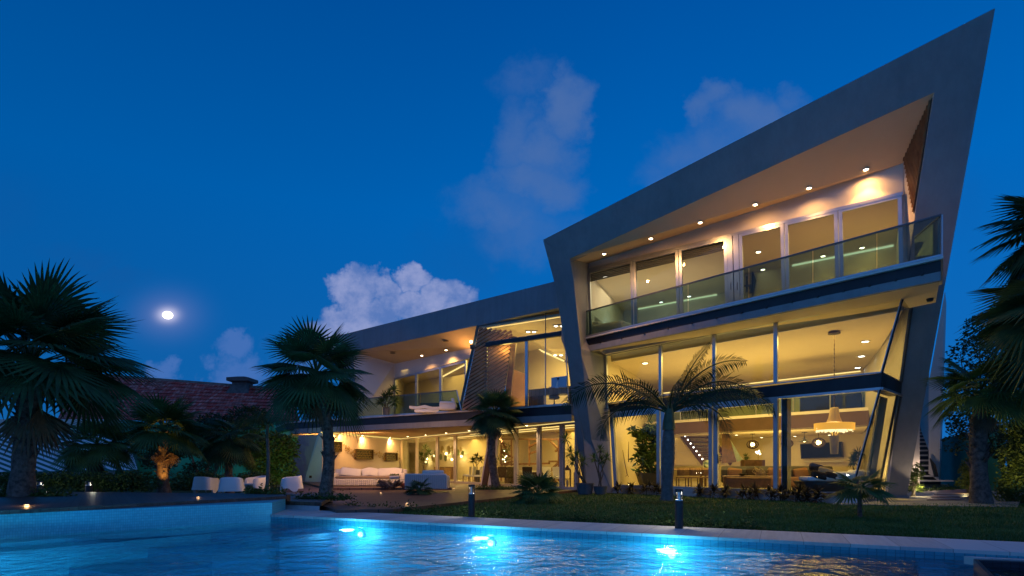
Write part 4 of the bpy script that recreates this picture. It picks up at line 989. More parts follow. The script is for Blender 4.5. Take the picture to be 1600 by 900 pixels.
def trunk(base, top, r0, r1, seed, boots=True, n=10, flare=1.25, mname=None):
    r_ = random.Random(seed); mb = MB(); base, top = V(base), V(top); N_ = 18; pts = []; rad = []
    cv = V((r_.uniform(-.06, .06), r_.uniform(-.06, .06), 0)) * (top - base).length
    for i in range(N_ + 1):
        t = i / N_; p = lerp(base, top, t) + cv * math.sin(t * math.pi); pts.append(p)
        rr = r0 + (r1 - r0) * t; rr *= (flare - (flare - 1) * min(1, t * 5)) * r_.uniform(.95, 1.05); rad.append(rr)
    mb.tube(pts, rad, n)
    if boots:
        L = (top - base).length; nb = int(L / .055)
        for i in range(nb):
            t = r_.uniform(.22 if boots == 1 else 0.0, 1) ** .8; p = lerp(base, top, t) + cv * math.sin(t * math.pi); rr = r0 + (r1 - r0) * t
            a = r_.uniform(0, 6.283); o_ = V((math.cos(a), math.sin(a), 0)); l_ = V((-o_.y, o_.x, 0)); ww = rr * r_.uniform(.25, .5); hh = r_.uniform(.08, .2) * (r0 / .22)
            b0_, b1_ = p + o_ * rr * .9 - l_ * ww, p + o_ * rr * .9 + l_ * ww
            tp = p + o_ * (rr + r_.uniform(.02, .11) * r0 / .2) + V((0, 0, hh)) + l_ * r_.uniform(-.6, .6) * ww
            mb.add([b0_, b1_, tp + l_ * ww * .35, tp - l_ * ww * .35, p + o_ * rr * .92 + V((0, 0, hh * .7))], [(0, 1, 2, 3), (0, 3, 4), (1, 4, 2), (3, 2, 4)])
    return mb
def fan_palm(base, hgt, r0, Rc, nf, seed, label, group=None, m=None, lean=(0, 0), el=(-.9, 1.25), nb=30, boots=1, name='fan_palm'):
    r_ = random.Random(seed); base = V(base); top = base + V((lean[0], lean[1], hgt))
    e_ = empty(name, base, label, 'palm tree', group)
    trunk(base - V((0, 0, .1)), top, r0, r0 * .8, seed, boots).build('trunk', bark, e_, True)
    mb = MB(); ga = 2.39996
    for i in range(nf):
        t = (i + .5) / nf; e1 = el[1] + (el[0] - el[1]) * t ** .9; az = i * ga + r_.uniform(-.2, .2)
        L_ = Rc * r_.uniform(.42, .5); fan_frond(mb, top + V((0, 0, .25 * r0 / .2 * (1 - t))), az, e1 + r_.uniform(-.1, .1), L_, Rc * r_.uniform(.54, .62), nb, r_, droop=.25 + .5 * t)
    # short stubs and fibre under the crown
    for i in range(int(nf * .5)):
        a = r_.uniform(0, 6.28); mb.bar(top + V((0, 0, -.25)), top + V((math.cos(a) * r0 * 1.9, math.sin(a) * r0 * 1.9, r_.uniform(-.1, .25))), .03, .02)
    mb.build('crown', m or palm_d, e_)
    if Rc > 1.2:
        mb = MB()
        for i in range(3 + seed % 3):
            fan_frond(mb, top + V((0, 0, -.15)), r_.uniform(0, 6.28), -1.15 - r_.uniform(0, .2), Rc * .22, Rc * r_.uniform(.3, .42), 16, r_, droop=.1, spread=60)
        mb.build('dead_fronds', leafmat('dead_frond', (.10, .065, .035), (.20, .14, .08), transl=.1), e_)
    return e_
def feather(mb, o, az, el, L_, droop, r_, nl=38, lw=.03, ll=.24, up=0, roll=.75):
    h = V((math.cos(az), math.sin(az), 0)); pts = []; p = V(o); N_ = 16; e1 = el
    for i in range(N_ + 1):
        pts.append(p.copy()); p = p + (h * math.cos(e1) + V((0, 0, math.sin(e1)))) * L_ / N_; e1 -= droop / N_ * (0.4 + 1.6 * i / N_)
    mb.tube(pts, [.028 * L_ / 2 * (1 - .85 * i / N_) + .004 for i in range(N_ + 1)], 5)
    lat = V((-h.y, h.x, 0))
    for k in range(nl):
        t = .14 + .86 * (k + .5) / nl; f = t * N_; i = min(int(f), N_ - 1); q_ = lerp(pts[i], pts[i + 1], f - i); tg = (pts[i + 1] - pts[i]).normalized()
        nn = tg.cross(lat).normalized(); nn = nn if nn.z > 0 else -nn
        l_ = L_ * ll * (math.sin(math.pi * min(1, .12 + t * .86)) ** .6) * r_.uniform(.85, 1.1)
        for s_ in (-1, 1):
            d = (lat * s_ * .55 + nn * s_ * roll + tg * (.45 + .45 * t) + nn * (.15 + up) + V((0, 0, -.22))).normalized()
            m_ = q_ + d * l_ * .5 - V((0, 0, 1)) * l_ * .03; tp = q_ + d * l_ - V((0, 0, 1)) * l_ * r_.uniform(.15, .42)
            w = tg * lw * .5 * L_ / 2; c_ = nn * lw * .3
            i0 = len(mb.v); mb.v += [tuple(z) for z in (q_ - w * .4, q_ + w * .4, m_ + w, m_ + c_, m_ - w, tp)]
            mb.f += [(i0, i0 + 1, i0 + 2, i0 + 3), (i0, i0 + 3, i0 + 4), (i0 + 3, i0 + 2, i0 + 5), (i0 + 4, i0 + 3, i0 + 5)]
def leaves(mb, pts, size, r_, asp=.45):
    for p in pts:
        a, b = r_.uniform(0, 6.283), r_.uniform(-.9, .9); d = V((math.cos(a) * math.cos(b), math.sin(a) * math.cos(b), math.sin(b)))
        x = d.cross(V((r_.uniform(-1, 1), r_.uniform(-1, 1), r_.uniform(.2, 1)))).normalized(); s_ = size * r_.uniform(.6, 1.3); n = d.cross(x)
        i0 = len(mb.v); mb.v += [tuple(q_) for q_ in (p, p + d * s_ * .5 + x * s_ * asp * .5 + n * s_ * .08, p + d * s_, p + d * s_ * .5 - x * s_ * asp * .5 + n * s_ * .08)]
        mb.f += [(i0, i0 + 1, i0 + 2), (i0, i0 + 2, i0 + 3)]
def clumps(cs, n, r_, shell=.55):
    out = []; tot = sum(c[1][0] * c[1][1] * c[1][2] for c in cs) ** 1
    for c, rr in cs:
        k = max(8, int(n * (rr[0] * rr[1] * rr[2]) / tot))
        for _ in range(k):
            while True:
                v = V((r_.uniform(-1, 1), r_.uniform(-1, 1), r_.uniform(-1, 1)))
                if shell < v.length < 1: break
            out.append(V(c) + V((v.x * rr[0], v.y * rr[1], v.z * rr[2])))
    return out
def bush(base, cs, n, size, m, label, name='shrub', cat='shrub', group=None, seed=1, asp=.45, kind=None, stems=3, shell=.45):
    r_ = random.Random(seed); base = V(base); e_ = empty(name, base, label, cat, group, kind)
    mb = MB(); leaves(mb, clumps(cs, n, r_, shell), size, r_, asp); mb.build('foliage', m, e_)
    if stems:
        mb = MB()
        for i in range(stems):
            c, rr = cs[(i * 7) % len(cs)]; mb.tube([base + V((r_.uniform(-.1, .1), r_.uniform(-.1, .1), -.05)), lerp(base, c, .55) + V((r_.uniform(-.1, .1), 0, 0)), V(c) + V((0, 0, rr[2] * .3))], [.05 * size / .12, .035 * size / .12, .012], 6)
        mb.build('branches', stem_m, e_)
    return e_
def rosette(mb, c, R_, n, r_, w=.03, lo=-.7, hi=1.4):
    for i in range(n):
        a, b = r_.uniform(0, 6.283), r_.uniform(lo, hi); d = V((math.cos(a) * math.cos(b), math.sin(a) * math.cos(b), math.sin(b))); x = d.cross(V((0, 0, 1))).normalized() * w
        L_ = R_ * r_.uniform(.75, 1.1); m_ = V(c) + d * L_ * .45; t_ = V(c) + d * L_ + V((0, 0, -L_ * .12))
        i0 = len(mb.v); mb.v += [tuple(q_) for q_ in (V(c), m_ + x, m_ + V((0, 0, w * .6)), m_ - x, t_)]; mb.f += [(i0, i0 + 1, i0 + 2), (i0, i0 + 2, i0 + 3), (i0 + 1, i0 + 4, i0 + 2), (i0 + 2, i0 + 4, i0 + 3)]

# fan palms, from the left
fan_palm(dz(14.9, 33, .38), 3.3, .27, 3.2, 34, 11, 'largest fan palm with thick shaggy trunk on the raised deck at the far left', lean=(.15, .1), nb=36, el=(-.02, 1.3))
fan_palm(onz(.22, 507, 779), 3.5, .19, 1.95, 30, 23, 'tall fan palm with grey trunk between the pool and the terrace sofa', lean=(-.28, .1), nb=34, el=(-.35, 1.25))
fan_palm(dz(26.3, 777, .1), 3.35, .2, 1.5, 30, 31, 'fan palm in front of the studio glass beside the brown leaning column', lean=(-.1, 0), el=(-.35, 1.25))
fan_palm(dz(22.5, 257, .05), 2.35, .22, 1.8, 30, 41, 'short fan palm with orange lit trunk behind the raised deck', m=palm_m, el=(-.05, 1.3), boots=2)
fan_palm(dz(21, 152, .05), 1.75, .2, 1.5, 26, 43, 'short unlit fan palm with dark trunk left of the orange lit palm', m=palm_m, el=(-.4, 1.25), boots=2)
fan_palm(dz(24.5, 359, .05), 2.3, .17, 1.6, 26, 47, 'slim dark palm with bent fronds behind the white chairs', el=(-.7, .9), boots=2)
lamp('palm_uplight', 'SPOT', dz(21.7, 259, .12), 170, (1, .42, .06), .04, spot=60, tgt=dz(22.4, 257, 1.8))
# thin feather palm by the chairs
e_ = empty('feather_palm', dz(22.2, 416, .05), 'thin feather palm with a smooth slender trunk by the white chairs', 'palm tree')
bp = dz(22.2, 416, .05); tp = bp + V((.0, .1, 2.2)); trunk(bp, tp, .075, .06, 5, 0).build('trunk', barks, e_, True)
MB().tube([tp, tp + V((0, 0, .35)), tp + V((0, 0, .7))], [.07, .065, .03], 8).build('crownshaft', shaft, e_, True)
mb = MB()
for i in range(9): feather(mb, tp + V((0, 0, .55)), i * 2.4, .95 - .06 * i, 1.35, 1.9, rnd, 26, .035, .3)
mb.build('crown', palm_d, e_)
# centre coconut-like palm with arching feather fronds
bp = onz(0, 1042, 783); dC = bp.y; sc_ = dC / FP
e_ = empty('coconut_palm', bp, 'young coconut palm with thick ringed trunk on the lawn before the glass front', 'palm tree')
prof = [(0, 14), (10, 12.5), (30, 10.5), (45, 12), (70, 13), (95, 12.5), (105, 11.5), (112, 10)]
N_ = 28; pts = []; rad = []
for i in range(N_ + 1):
    h = 112 * i / N_
    for k in range(len(prof) - 1):
        if prof[k][0] <= h <= prof[k + 1][0]: t = (h - prof[k][0]) / (prof[k + 1][0] - prof[k][0]); rr = prof[k][1] + (prof[k + 1][1] - prof[k][1]) * t
    pts.append(bp + V((sc_ * 3 * h / 112, 0, sc_ * h - .02))); rad.append(rr * sc_ * (1.0 if i % 2 else .95) * .80)
MB().tube(pts, rad, 14).build('trunk', mat('ring_bark', (.075, .085, .08), .8, col2=(.15, .16, .15), vscale=5, bump=.5, bscale=18), e_, True)
tp = pts[-1]; MB().tube([tp, tp + V((0, 0, .25)), tp + V((.02, 0, .6)), tp + V((.03, 0, .95))], [.22, .2, .15, .05], 10).build('crownshaft', shaft, e_, True)
mb = MB(); cr = tp + V((.02, 0, .55))
#       azimuth(0=right,pi=left)  elevation length droop
for az, el, L_, dr in ((3.05, .75, 4.1, 1.7), (3.35, .95, 3.0, 2.0), (2.8, .45, 3.0, 2.0), (.1, .60, 4.3, 1.5), (-.2, .9, 3.3, 1.9), (.35, .45, 3.1, 1.9), (-.05, 1.1, 3.3, 1.25), (.25, 1.15, 2.9, .35), (4.6, 1.1, 2.4, 2.6), (2.2, .9, 2.8, 2.2)):
    feather(mb, cr, az, el, L_, dr, rnd, 46, .028, .19, roll=rnd.choice((-.8, .8)))
mb.build('crown', leafmat('coconut_leaf', (.006, .026, .013), (.016, .062, .028), transl=.02), e_)
# right side palms
fan_palm(dz(17.6, 1534, 0), 3.35, .25, 1.65, 24, 71, 'dark palm with thick rough trunk in the gravel right of the staircase', el=(-.2, 1.2), nb=34, m=palm_m)
fan_palm(dz(15.4, 1676, 0), 5.4, .26, 2.6, 28, 73, 'tall palm at the right edge whose big fronds reach toward the house', el=(-.6, .75), nb=34)
fan_palm(dz(16.5, 1672, 0), 8.0, .2, 2.3, 30, 75, 'highest palm at the right edge, only its stiff frond tips showing against the sky', el=(-.3, 1.0), nb=30)
# small palms on the lawn
fan_palm(onz(0, 840, 786), .22, .07, 1.0, 26, 81, 'low bushy fan palm without visible trunk at the corner of the main deck', m=palm_m, el=(-.1, 1.35), nb=22, boots=0, name='young_fan_palm')
fan_palm(onz(0, 1344, 809), .62, .05, .78, 15, 87, 'small young fan palm with short trunk alone on the lawn at the right', m=palm_m, el=(-.12, 1.0), nb=22, boots=2, name='young_fan_palm')
fan_palm(dz(21.5, 654, .1), .12, .05, .72, 14, 88, 'small dark palm seedling in front of the white wicker armchair', el=(0, 1.1), nb=18, boots=0, name='young_fan_palm')

# hedges and masses at the left
def pcs(lst, d, ry=.8):   # clumps given by photo column, row and pixel radii
    out = []
    for (x, y, rx, ry_, *dd) in lst:
        D = dd[0] if dd else d; out.append((dep(D, x, y), (rx * D / FP, max(.25, rx * D / FP * ry), ry_ * D / FP)))
    return out
bush(dz(19.3, 110, 0), pcs([(x, 753 + 3 * math.sin(x), 22, 16) for x in range(-60, 245, 17)], 19.3), 9000, .10, leaf_h, 'long clipped hedge behind the raised deck, left of the lit palm', 'hedge', 'hedge', seed=2, stems=0, asp=.6)
bush(dz(27.5, 330, 0), pcs([(x, 755 + 4 * math.sin(x * 2), 24, 17) for x in range(275, 420, 15)], 27.5), 6000, .12, leaf_h, 'hedge behind the row of white chairs', 'hedge', 'hedge', seed=3, stems=0, asp=.6)
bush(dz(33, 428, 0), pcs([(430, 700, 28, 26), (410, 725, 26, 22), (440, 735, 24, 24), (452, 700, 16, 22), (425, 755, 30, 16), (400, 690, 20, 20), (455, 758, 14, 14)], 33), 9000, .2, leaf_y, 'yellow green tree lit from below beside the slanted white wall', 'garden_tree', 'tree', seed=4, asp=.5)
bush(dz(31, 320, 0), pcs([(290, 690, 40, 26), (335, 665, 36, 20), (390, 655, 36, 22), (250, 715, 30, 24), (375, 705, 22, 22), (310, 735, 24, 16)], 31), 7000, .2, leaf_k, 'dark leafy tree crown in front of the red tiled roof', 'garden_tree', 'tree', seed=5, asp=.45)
lamp('garden_uplight', 'SPOT', dz(29.5, 436, .2), 120, (.45, 1.0, .35), .06, spot=90, tgt=dz(33, 436, 2.5))
lamp('garden_uplight', 'SPOT', dz(33.5, 385, .2), 260, (.10, .9, .45), .06, spot=100, tgt=dz(38, 365, 2.4))
# green cover at tree bases and along the coping
def cover(pts, n, size, m, label, seed, h=.12, wdt=.2, name='ground_cover'):
    r_ = random.Random(seed); P = []
    for i in range(n):
        t = r_.uniform(0, len(pts) - 1.001); k = int(t); p = lerp(pts[k], pts[k + 1], t - k)
        cl = .45 + .55 * math.sin(t * 9 + math.sin(t * 23) * 2)
        P.append(p + V((r_.uniform(-wdt, wdt), r_.uniform(-wdt, wdt), abs(r_.gauss(0, .5)) * h * max(.15, cl))))
    mb = MB(); leaves(mb, P, size, r_, .6); return mb.build(name, m, None, label=label, cat='ground cover', kind='stuff')
cover([onz(0, 540, 795), onz(0, 640, 800), onz(0, 740, 805.5), onz(0, 880, 813), onz(0, 1010, 819), onz(0, 1100, 824), onz(0, 1170, 828)], 5200, .07, leaf_h, 'leafy creeper growing along the pool coping', 8, .22, .16)
cover([onz(0, 1180, 829), onz(0, 1300, 834), onz(0, 1400, 839)], 700, .05, leaf_h, 'thin creeper along the right part of the coping', 81, .12, .14)
cover([dz(25.8, 748, .1), dz(25.9, 775, .1), dz(26, 808, .1)], 1200, .09, leaf_h, 'creeper ring round the palm in the main deck', 9, .22, .35)
cover([onz(.39, -10, 776), onz(.39, 40, 775), onz(.39, 102, 775)], 1500, .09, leaf_y, 'yellow green creeper at the foot of the big left palm', 10, .3, .25)
cover([onz(.24, 468, 779), onz(.24, 505, 780), onz(.24, 545, 779)], 900, .08, leaf_h, 'sparse creeper at the foot of the palm by the pool', 12, .2, .2)
cover([onz(.39, 388, 771), onz(.39, 438, 772)], 900, .08, leaf_y, 'small yellow green border at the end of the raised deck', 13, .2, .15)
cover([onz(.02, 1415, 768), onz(.02, 1460, 766), onz(.02, 1500, 764)], 1500, .09, leaf_h, 'low planting in the gravel beside the staircase', 14, .25, .4)
# mound of clipped ground cover round the coconut palm
bush(onz(0, 1030, 793), pcs([(x, 789, 16, 7) for x in range(992, 1082, 12)], 17.6), 2600, .07, leaf_y, 'low clipped mound of yellow green shrub below the coconut palm', 'low_shrub', 'shrub', seed=15, stems=0)
# grass blades on the lawn, thicker close by
r_ = random.Random(77); mb = MB(); cnt = 0
while cnt < 60000:
    x = r_.uniform(540, 1650); y = 766 + (r_.random() ** .8) * 86
    ylim = 797.3 + .0465 * (x - 500)
    if y > ylim: continue
    p = onz(0, x, y)
    if p.y > 23.5 or x < 620 and y < 796 or (x < 905 and y < 796 - (x - 614) * .106): continue
    if x > 1290 and y < 788: continue
    a = r_.uniform(0, 6.28); h_ = r_.uniform(.03, .07); w_ = .006 + p.y * .0006; t_ = V((math.cos(a), math.sin(a), 0)); l_ = V((-t_.y, t_.x, 0)) * w_
    mb.v += [tuple(p - l_), tuple(p + l_), tuple(p + t_ * h_ * .5 + V((0, 0, h_)))]; i0 = len(mb.v) - 3; mb.f.append((i0, i0 + 1, i0 + 2)); cnt += 1
mb.build('grass', leafmat('grass_blade', (.03, .095, .02), (.09, .19, .045), scale=.9), None, label='short lawn grass between the house and the pool', cat='grass', kind='stuff')
NUM = ['first', 'second', 'third', 'fourth', 'fifth', 'sixth', 'seventh', 'eighth', 'ninth', 'tenth', 'eleventh', 'twelfth', 'thirteenth', 'fourteenth']
# red leaved plants at the foot of the glass
for i, x in enumerate((966, 984, 1010, 1026, 1090, 1110, 1131, 1160, 1177, 1206, 1226, 1243, 1262, 1283)):
    p = xz(F, x, 0, .75 + .12 * math.sin(i * 3)); e_ = empty('red_leaved_plant', p, f'small dark red leaved plant at the foot of the glass front, {NUM[i]} from the left', 'plant', 'red leaved plants along the glass front')
    mb = MB(); r_ = random.Random(100 + i)
    for k in range(3): rosette(mb, p + V((r_.uniform(-.12, .12), r_.uniform(-.1, .1), .12 + .1 * k)), .3 + .05 * (i % 3), 20, r_, .035)
    mb.build('leaves', leaf_r, e_); MB().tube([p - V((0, 0, .03)), p + V((0, 0, .3))], [.02, .012], 6).build('stem', stem_m, e_)
# potted dracaenas
pot_m = mat('grey_pot', (.10, .11, .12), .7, var=.2, vscale=4, bump=.2)
def dracaena(base, heads, pot, label, m=None, R_=.36, sr=.022, potm=None, name='potted_dracaena', n=46, w=.02):
    base = V(base); e_ = empty(name, base, label, 'potted plant'); r_ = random.Random(hash(round(base.x * 100)) % 999)
    if pot: MB().lathe([(pot[0] * .78, 0), (pot[0], pot[1] * .9), (pot[0] * 1.06, pot[1] * .92), (pot[0] * 1.06, pot[1]), (pot[0] * .9, pot[1]), (pot[0] * .88, pot[1] - .05)], base, 22).build('pot', potm or pot_m, e_, True)
    z0 = base + V((0, 0, (pot[1] if pot else .1) - .05)); sm = MB(); lm = MB()
    for hd in heads:
        hd = V(hd); md = lerp(z0, hd, .5) + V((r_.uniform(-.12, .12), r_.uniform(-.08, .08), 0)); sm.tube([z0 + V((r_.uniform(-.08, .08), 0, 0)), lerp(z0, md, .5) + V((r_.uniform(-.06, .06), 0, 0)), md, hd], [sr * 1.3, sr * 1.1, sr, sr * .8], 6); rosette(lm, hd, R_, n, r_, w)
    sm.build('stems', stem_m, e_, True); lm.build('leaves', m or palm_m, e_); return e_
d_ = 23.2; dracaena(dep(d_, 914, 772), [dep(d_, 884, 686), dep(d_, 891, 708), dep(d_ - .3, 902, 713), dep(d_, 911, 722), dep(d_ - .2, 895, 722)], (.36, .45), 'tall dracaena in a wide grey pot at the foot of the leaning leg', R_=.42)
d_ = 23.0; dracaena(dep(d_, 938, 772), [dep(d_, 938, 703), dep(d_, 928, 716), dep(d_, 948, 716), dep(d_ + .2, 940, 720)], (.28, .32), 'three stemmed dracaena in a low grey pot beside the first glass door', R_=.36)
# ------------------------------------------------------------ right edge planting and boundary
bush(dz(23, 1530, 0), pcs([(1500, 560, 22, 30), (1530, 520, 26, 30), (1565, 540, 36, 40), (1500, 610, 26, 30), (1545, 600, 36, 40), (1590, 600, 40, 60), (1495, 650, 20, 24), (1520, 660, 34, 30), (1600, 480, 40, 50), (1560, 690, 36, 30), (1490, 690, 18, 20), (1640, 560, 50, 120), (1600, 700, 40, 50)], 23), 15000, .17, leaf_k, 'dark broad leaved tree mass behind the palms at the right edge', 'garden_tree', 'tree', seed=21, asp=.5)
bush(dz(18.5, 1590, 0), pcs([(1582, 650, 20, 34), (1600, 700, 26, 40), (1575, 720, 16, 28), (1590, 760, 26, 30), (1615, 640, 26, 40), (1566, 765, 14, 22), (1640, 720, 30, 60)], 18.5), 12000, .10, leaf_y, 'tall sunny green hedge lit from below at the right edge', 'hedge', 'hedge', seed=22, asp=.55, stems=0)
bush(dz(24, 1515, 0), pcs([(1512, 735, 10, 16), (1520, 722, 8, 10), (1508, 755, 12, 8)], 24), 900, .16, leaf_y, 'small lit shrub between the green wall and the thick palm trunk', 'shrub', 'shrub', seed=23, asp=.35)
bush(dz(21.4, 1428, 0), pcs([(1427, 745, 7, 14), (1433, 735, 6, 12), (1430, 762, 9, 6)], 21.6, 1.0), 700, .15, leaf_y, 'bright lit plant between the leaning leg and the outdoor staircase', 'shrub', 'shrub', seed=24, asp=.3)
lamp('garden_uplight', 'SPOT', dz(17.2, 1600, .15), 90, (1, .80, .25), .05, spot=95, tgt=dz(18.6, 1592, 3.0))
lamp('garden_uplight', 'POINT', dz(26.3, 1446, .9), 40, (1, .72, .5), .05)  # unseen lamp added to brighten the outdoor stair
lamp('garden_uplight', 'POINT', dz(21.2, 1440, .35), 18, (1, .80, .45), .05)
lamp('garden_uplight', 'POINT', dz(23, 1508, .3), 12, (1, .80, .35), .05)
lamp('garden_uplight', 'SPOT', dz(19.6, 1446, .1), 60, (1, .70, .42), .05, spot=80, tgt=on(G, 1420, 640))
tealw = mat('green_wall_paint', (.02, .22, .17), .8, var=.25, vscale=.6, bump=.2)
MB().prism([dz(34, 1462, 0), dz(26, 1570, 0), dz(26, 1570, 3.1), dz(34, 1462, 2.7)], (.1, .15, 0)).build('garden_wall', tealw, None, label='dark green garden wall behind the outdoor staircase', cat='wall')
MB().prism([dz(38, 180, 0), dz(41, 475, 0), dz(41, 475, 4.4), dz(38, 180, 4.0)], (0, .2, 0)).build('garden_wall', tealw, None, label='dark green garden wall below the red tiled roof at the left', cat='wall')
MB().prism([V((22.6, 26, 0)), V((25, 4, 0)), V((25, 4, 3.0)), V((22.6, 26, 3.1))], (.2, .02, 0)).build('garden_wall', tealw, None, label='dark green garden wall running along the right side of the lawn, mostly outside the picture', cat='wall')
bush((23, 15, 0), [((23.0 + .1 * math.sin(k * 2.3) - k * -.06, 24 - k * 1.25, 1.6 + .3 * math.sin(k * 1.7)), (1.0, 1.0, 1.7 + .25 * math.sin(k))) for k in range(16)], 9000, .17, leaf_h, 'tall hedge along the right garden wall behind the tall palms', 'hedge', 'hedge', seed=61, stems=0, asp=.5)
# neighbour's house with red tiled roof
nb_ = empty('neighbour_house', dz(48, 300, 0), 'neighbouring house with old red tiled roof and small stone chimney', 'house')
def tiles():
    m = bpy.data.materials.new('roof_tiles'); m.use_nodes = True; N = m.node_tree.nodes; L = m.node_tree.links; p = N['Principled BSDF']; p.inputs['Roughness'].default_value = .85
    tc = N.new('ShaderNodeTexCoord'); sp = N.new('ShaderNodeSeparateXYZ'); L.new(tc.outputs['Object'], sp.inputs[0]); cb = N.new('ShaderNodeCombineXYZ'); L.new(sp.outputs[0], cb.inputs[0]); L.new(sp.outputs[2], cb.inputs[1])
    b = N.new('ShaderNodeTexBrick'); b.inputs['Scale'].default_value = 1.0; b.inputs['Brick Width'].default_value = .26; b.inputs['Row Height'].default_value = .32; b.inputs['Mortar Size'].default_value = .014; b.inputs['Bias'].default_value = -.2
    b.inputs['Color1'].default_value = (.72, .075, .05, 1); b.inputs['Color2'].default_value = (.95, .34, .26, 1); b.inputs['Mortar'].default_value = (.02, .01, .01, 1); L.new(cb.outputs[0], b.inputs['Vector'])
    n = N.new('ShaderNodeTexNoise'); n.inputs['Scale'].default_value = 1.5; n.inputs['Detail'].default_value = 6; L.new(tc.outputs['Object'], n.inputs[0]); mx = N.new('ShaderNodeMix'); mx.data_type = 'RGBA'; mx.blend_type = 'MULTIPLY'; mx.inputs['Factor'].default_value = .8
    r = N.new('ShaderNodeValToRGB'); L.new(n.outputs[0], r.inputs[0]); r.color_ramp.elements[0].position = .35; r.color_ramp.elements[0].color = (.35, .35, .35, 1); r.color_ramp.elements[1].position = .7; L.new(b.outputs[0], mx.inputs['A']); L.new(r.outputs[0], mx.inputs['B']); L.new(mx.outputs['Result'], p.inputs['Base Color'])
    bp_ = N.new('ShaderNodeBump'); bp_.inputs['Strength'].default_value = .8; bp_.inputs['Distance'].default_value = .05; L.new(b.outputs['Fac'], bp_.inputs['Height']); bp_.invert = True; L.new(bp_.outputs[0], p.inputs['Normal']); return m
r0_, r1_, r2_, r3_ = dep(52, 120, 583), dep(49, 452, 609), dep(44, 470, 662), dep(46, 90, 655)
rm = tiles(); 
mb = MB(); NR = 11
for k in range(NR):   # overlapping courses
    a0, a1 = lerp(r3_, r0_, k / NR), lerp(r2_, r1_, k / NR); b0_, b1_ = lerp(r3_, r0_, (k + 1) / NR), lerp(r2_, r1_, (k + 1) / NR)
    mb.prism([a0 + V((0, 0, .07)), a1 + V((0, 0, .07)), b1_ + V((0, 0, .01)), b0_ + V((0, 0, .01))], (0, .05, -.06))
rf = mb.build('roof', rm, nb_)
MB().bar(r0_, r1_, .3, .22).build('ridge', mat('ridge_tile', (.20, .15, .13), .9, var=.4, vscale=2), rf)
p = dep(49.5, 379, 606); MB().loft([[p + V((sx * w_, sy * w_, h_)) for sx, sy in ((-1, -1), (1, -1), (1, 1), (-1, 1))] for w_, h_ in ((1.0, -.6), (.62, .2), (.62, .38), (.95, .5), (.95, .78), (.3, .95))]).build('chimney', mat('chimney_stone', (.10, .09, .085), .9, var=.3, vscale=3), rf)
MB().slab([(r3_.x, r3_.y + .3), (r2_.x, r2_.y + .3), (r1_.x + 1, r1_.y + 3), (r0_.x - 1, r0_.y + 3)], 0, 4.4).build('wall', plaster, nb_)
MB().prism([dep(43, -160, 655), dep(43, 186, 655), dz(43, 186, 0), dz(43, -160, 0)], (0, .3, 0)).build('boundary_wall', plaster, None, label='pale wall above the striped awning at the far left', cat='wall')
aw = empty('striped_awning', dz(36, 80, 0), 'green and white striped awning behind the big left palm', 'awning')
gw, gg = mat('awning_white', (.62, .64, .66), .8), mat('awning_green', (.01, .10, .07), .8)
a0, a1, a2, a3 = dep(40, -190, 678), dep(40, 212, 665), dep(36, 215, 735), dep(36, -230, 742)
n_st = 46
for name_, m_, par in (('white_fabric', gw, 0), ('green_fabric', gg, 1)):
    mb = MB()
    for k in range(n_st):
        if k % 2 != par: continue
        u0, u1 = k / n_st, (k + 1) / n_st; sh = .22
        P = lambda u, v: lerp(lerp(a0, a1, min(1, max(0, u))), lerp(a3, a2, min(1, max(0, u))), v)
        q = [P(u0 - sh, 0), P(u1 - sh, 0), P(u1, .5), P(u1 + sh, 1), P(u0 + sh, 1), P(u0, .5)]
        mb.prism(q, (0, .02, -.03))
    mb.build(name_, m_, aw)
mb = MB(); mb.bar(a0, a1, .1); mb.bar(a3, a2, .08)
for u in (0, .33, .66, 1): mb.bar(lerp(a3, a2, u), V((lerp(a3, a2, u).x, lerp(a3, a2, u).y, 0)), .08)
mb.build('frame', gg, aw)

# ------------------------------------------------------------ white moulded garden chairs
def tub_chair(label):
    e_ = empty('garden_chair', (0, 0, 0), label, 'chair', 'white moulded chairs on the lawn')
    mb = MB(); N_ = 40; rows = []
    for i in range(N_ + 1):
        t = i / N_; a = -math.pi * .5 + (t - .5) * math.pi * 1.62     # wraps the back (at -y) and both arms
        ca, sa = math.cos(a), math.sin(a); ex = .40 * (abs(ca) ** .55) * (1 if ca > 0 else -1); ey = .40 * (abs(sa) ** .55) * (1 if sa > 0 else -1)
        u = abs(t - .5) * 2; top = .70 - .14 * u ** 1.6; 
        bot = 0 if .50 < u < .64 or u > .93 else (.17 if u > .64 else .15); bot = max(0, bot)
        fl = 1.06; inw = V((-ca, -sa, 0)) * .07
        o = V((ex * .98, ey * .98, 0))
        rows.append([V((o.x * fl, o.y * fl, bot)), V((o.x * .99, o.y * .99, .35)), V((o.x * .90, o.y * .90, top - .03)), V((o.x * .86, o.y * .86, top)), V((o.x * .82, o.y * .82, top - .03)) + inw * .3, V((o.x * .86, o.y * .86, .35)) + inw, V((o.x * .94, o.y * .94, bot)) + inw * .6])
    mb.loft(rows); mb.build('shell', whitep, e_, True)
    MB().bevbox((0, .02, .33), (.64, .66, .10), .04).build('seat', whitep, e_, True)
    return e_
tc_ = tub_chair('white moulded tub chair seen from behind, leftmost of the group by the deck')
spots = [(323, 24.0, -.2, None), (362, 22.8, .35, 'white moulded tub chair in front, second from the left of the group'), (401, 25.2, 2.6, 'white moulded tub chair facing the pool behind the thin palm trunk'), (455, 24.2, 2.0, 'white moulded tub chair standing apart beside the slanted white wall'), (-2, 19.5, .4, 'white moulded tub chair cut by the left picture edge behind the big palm')]
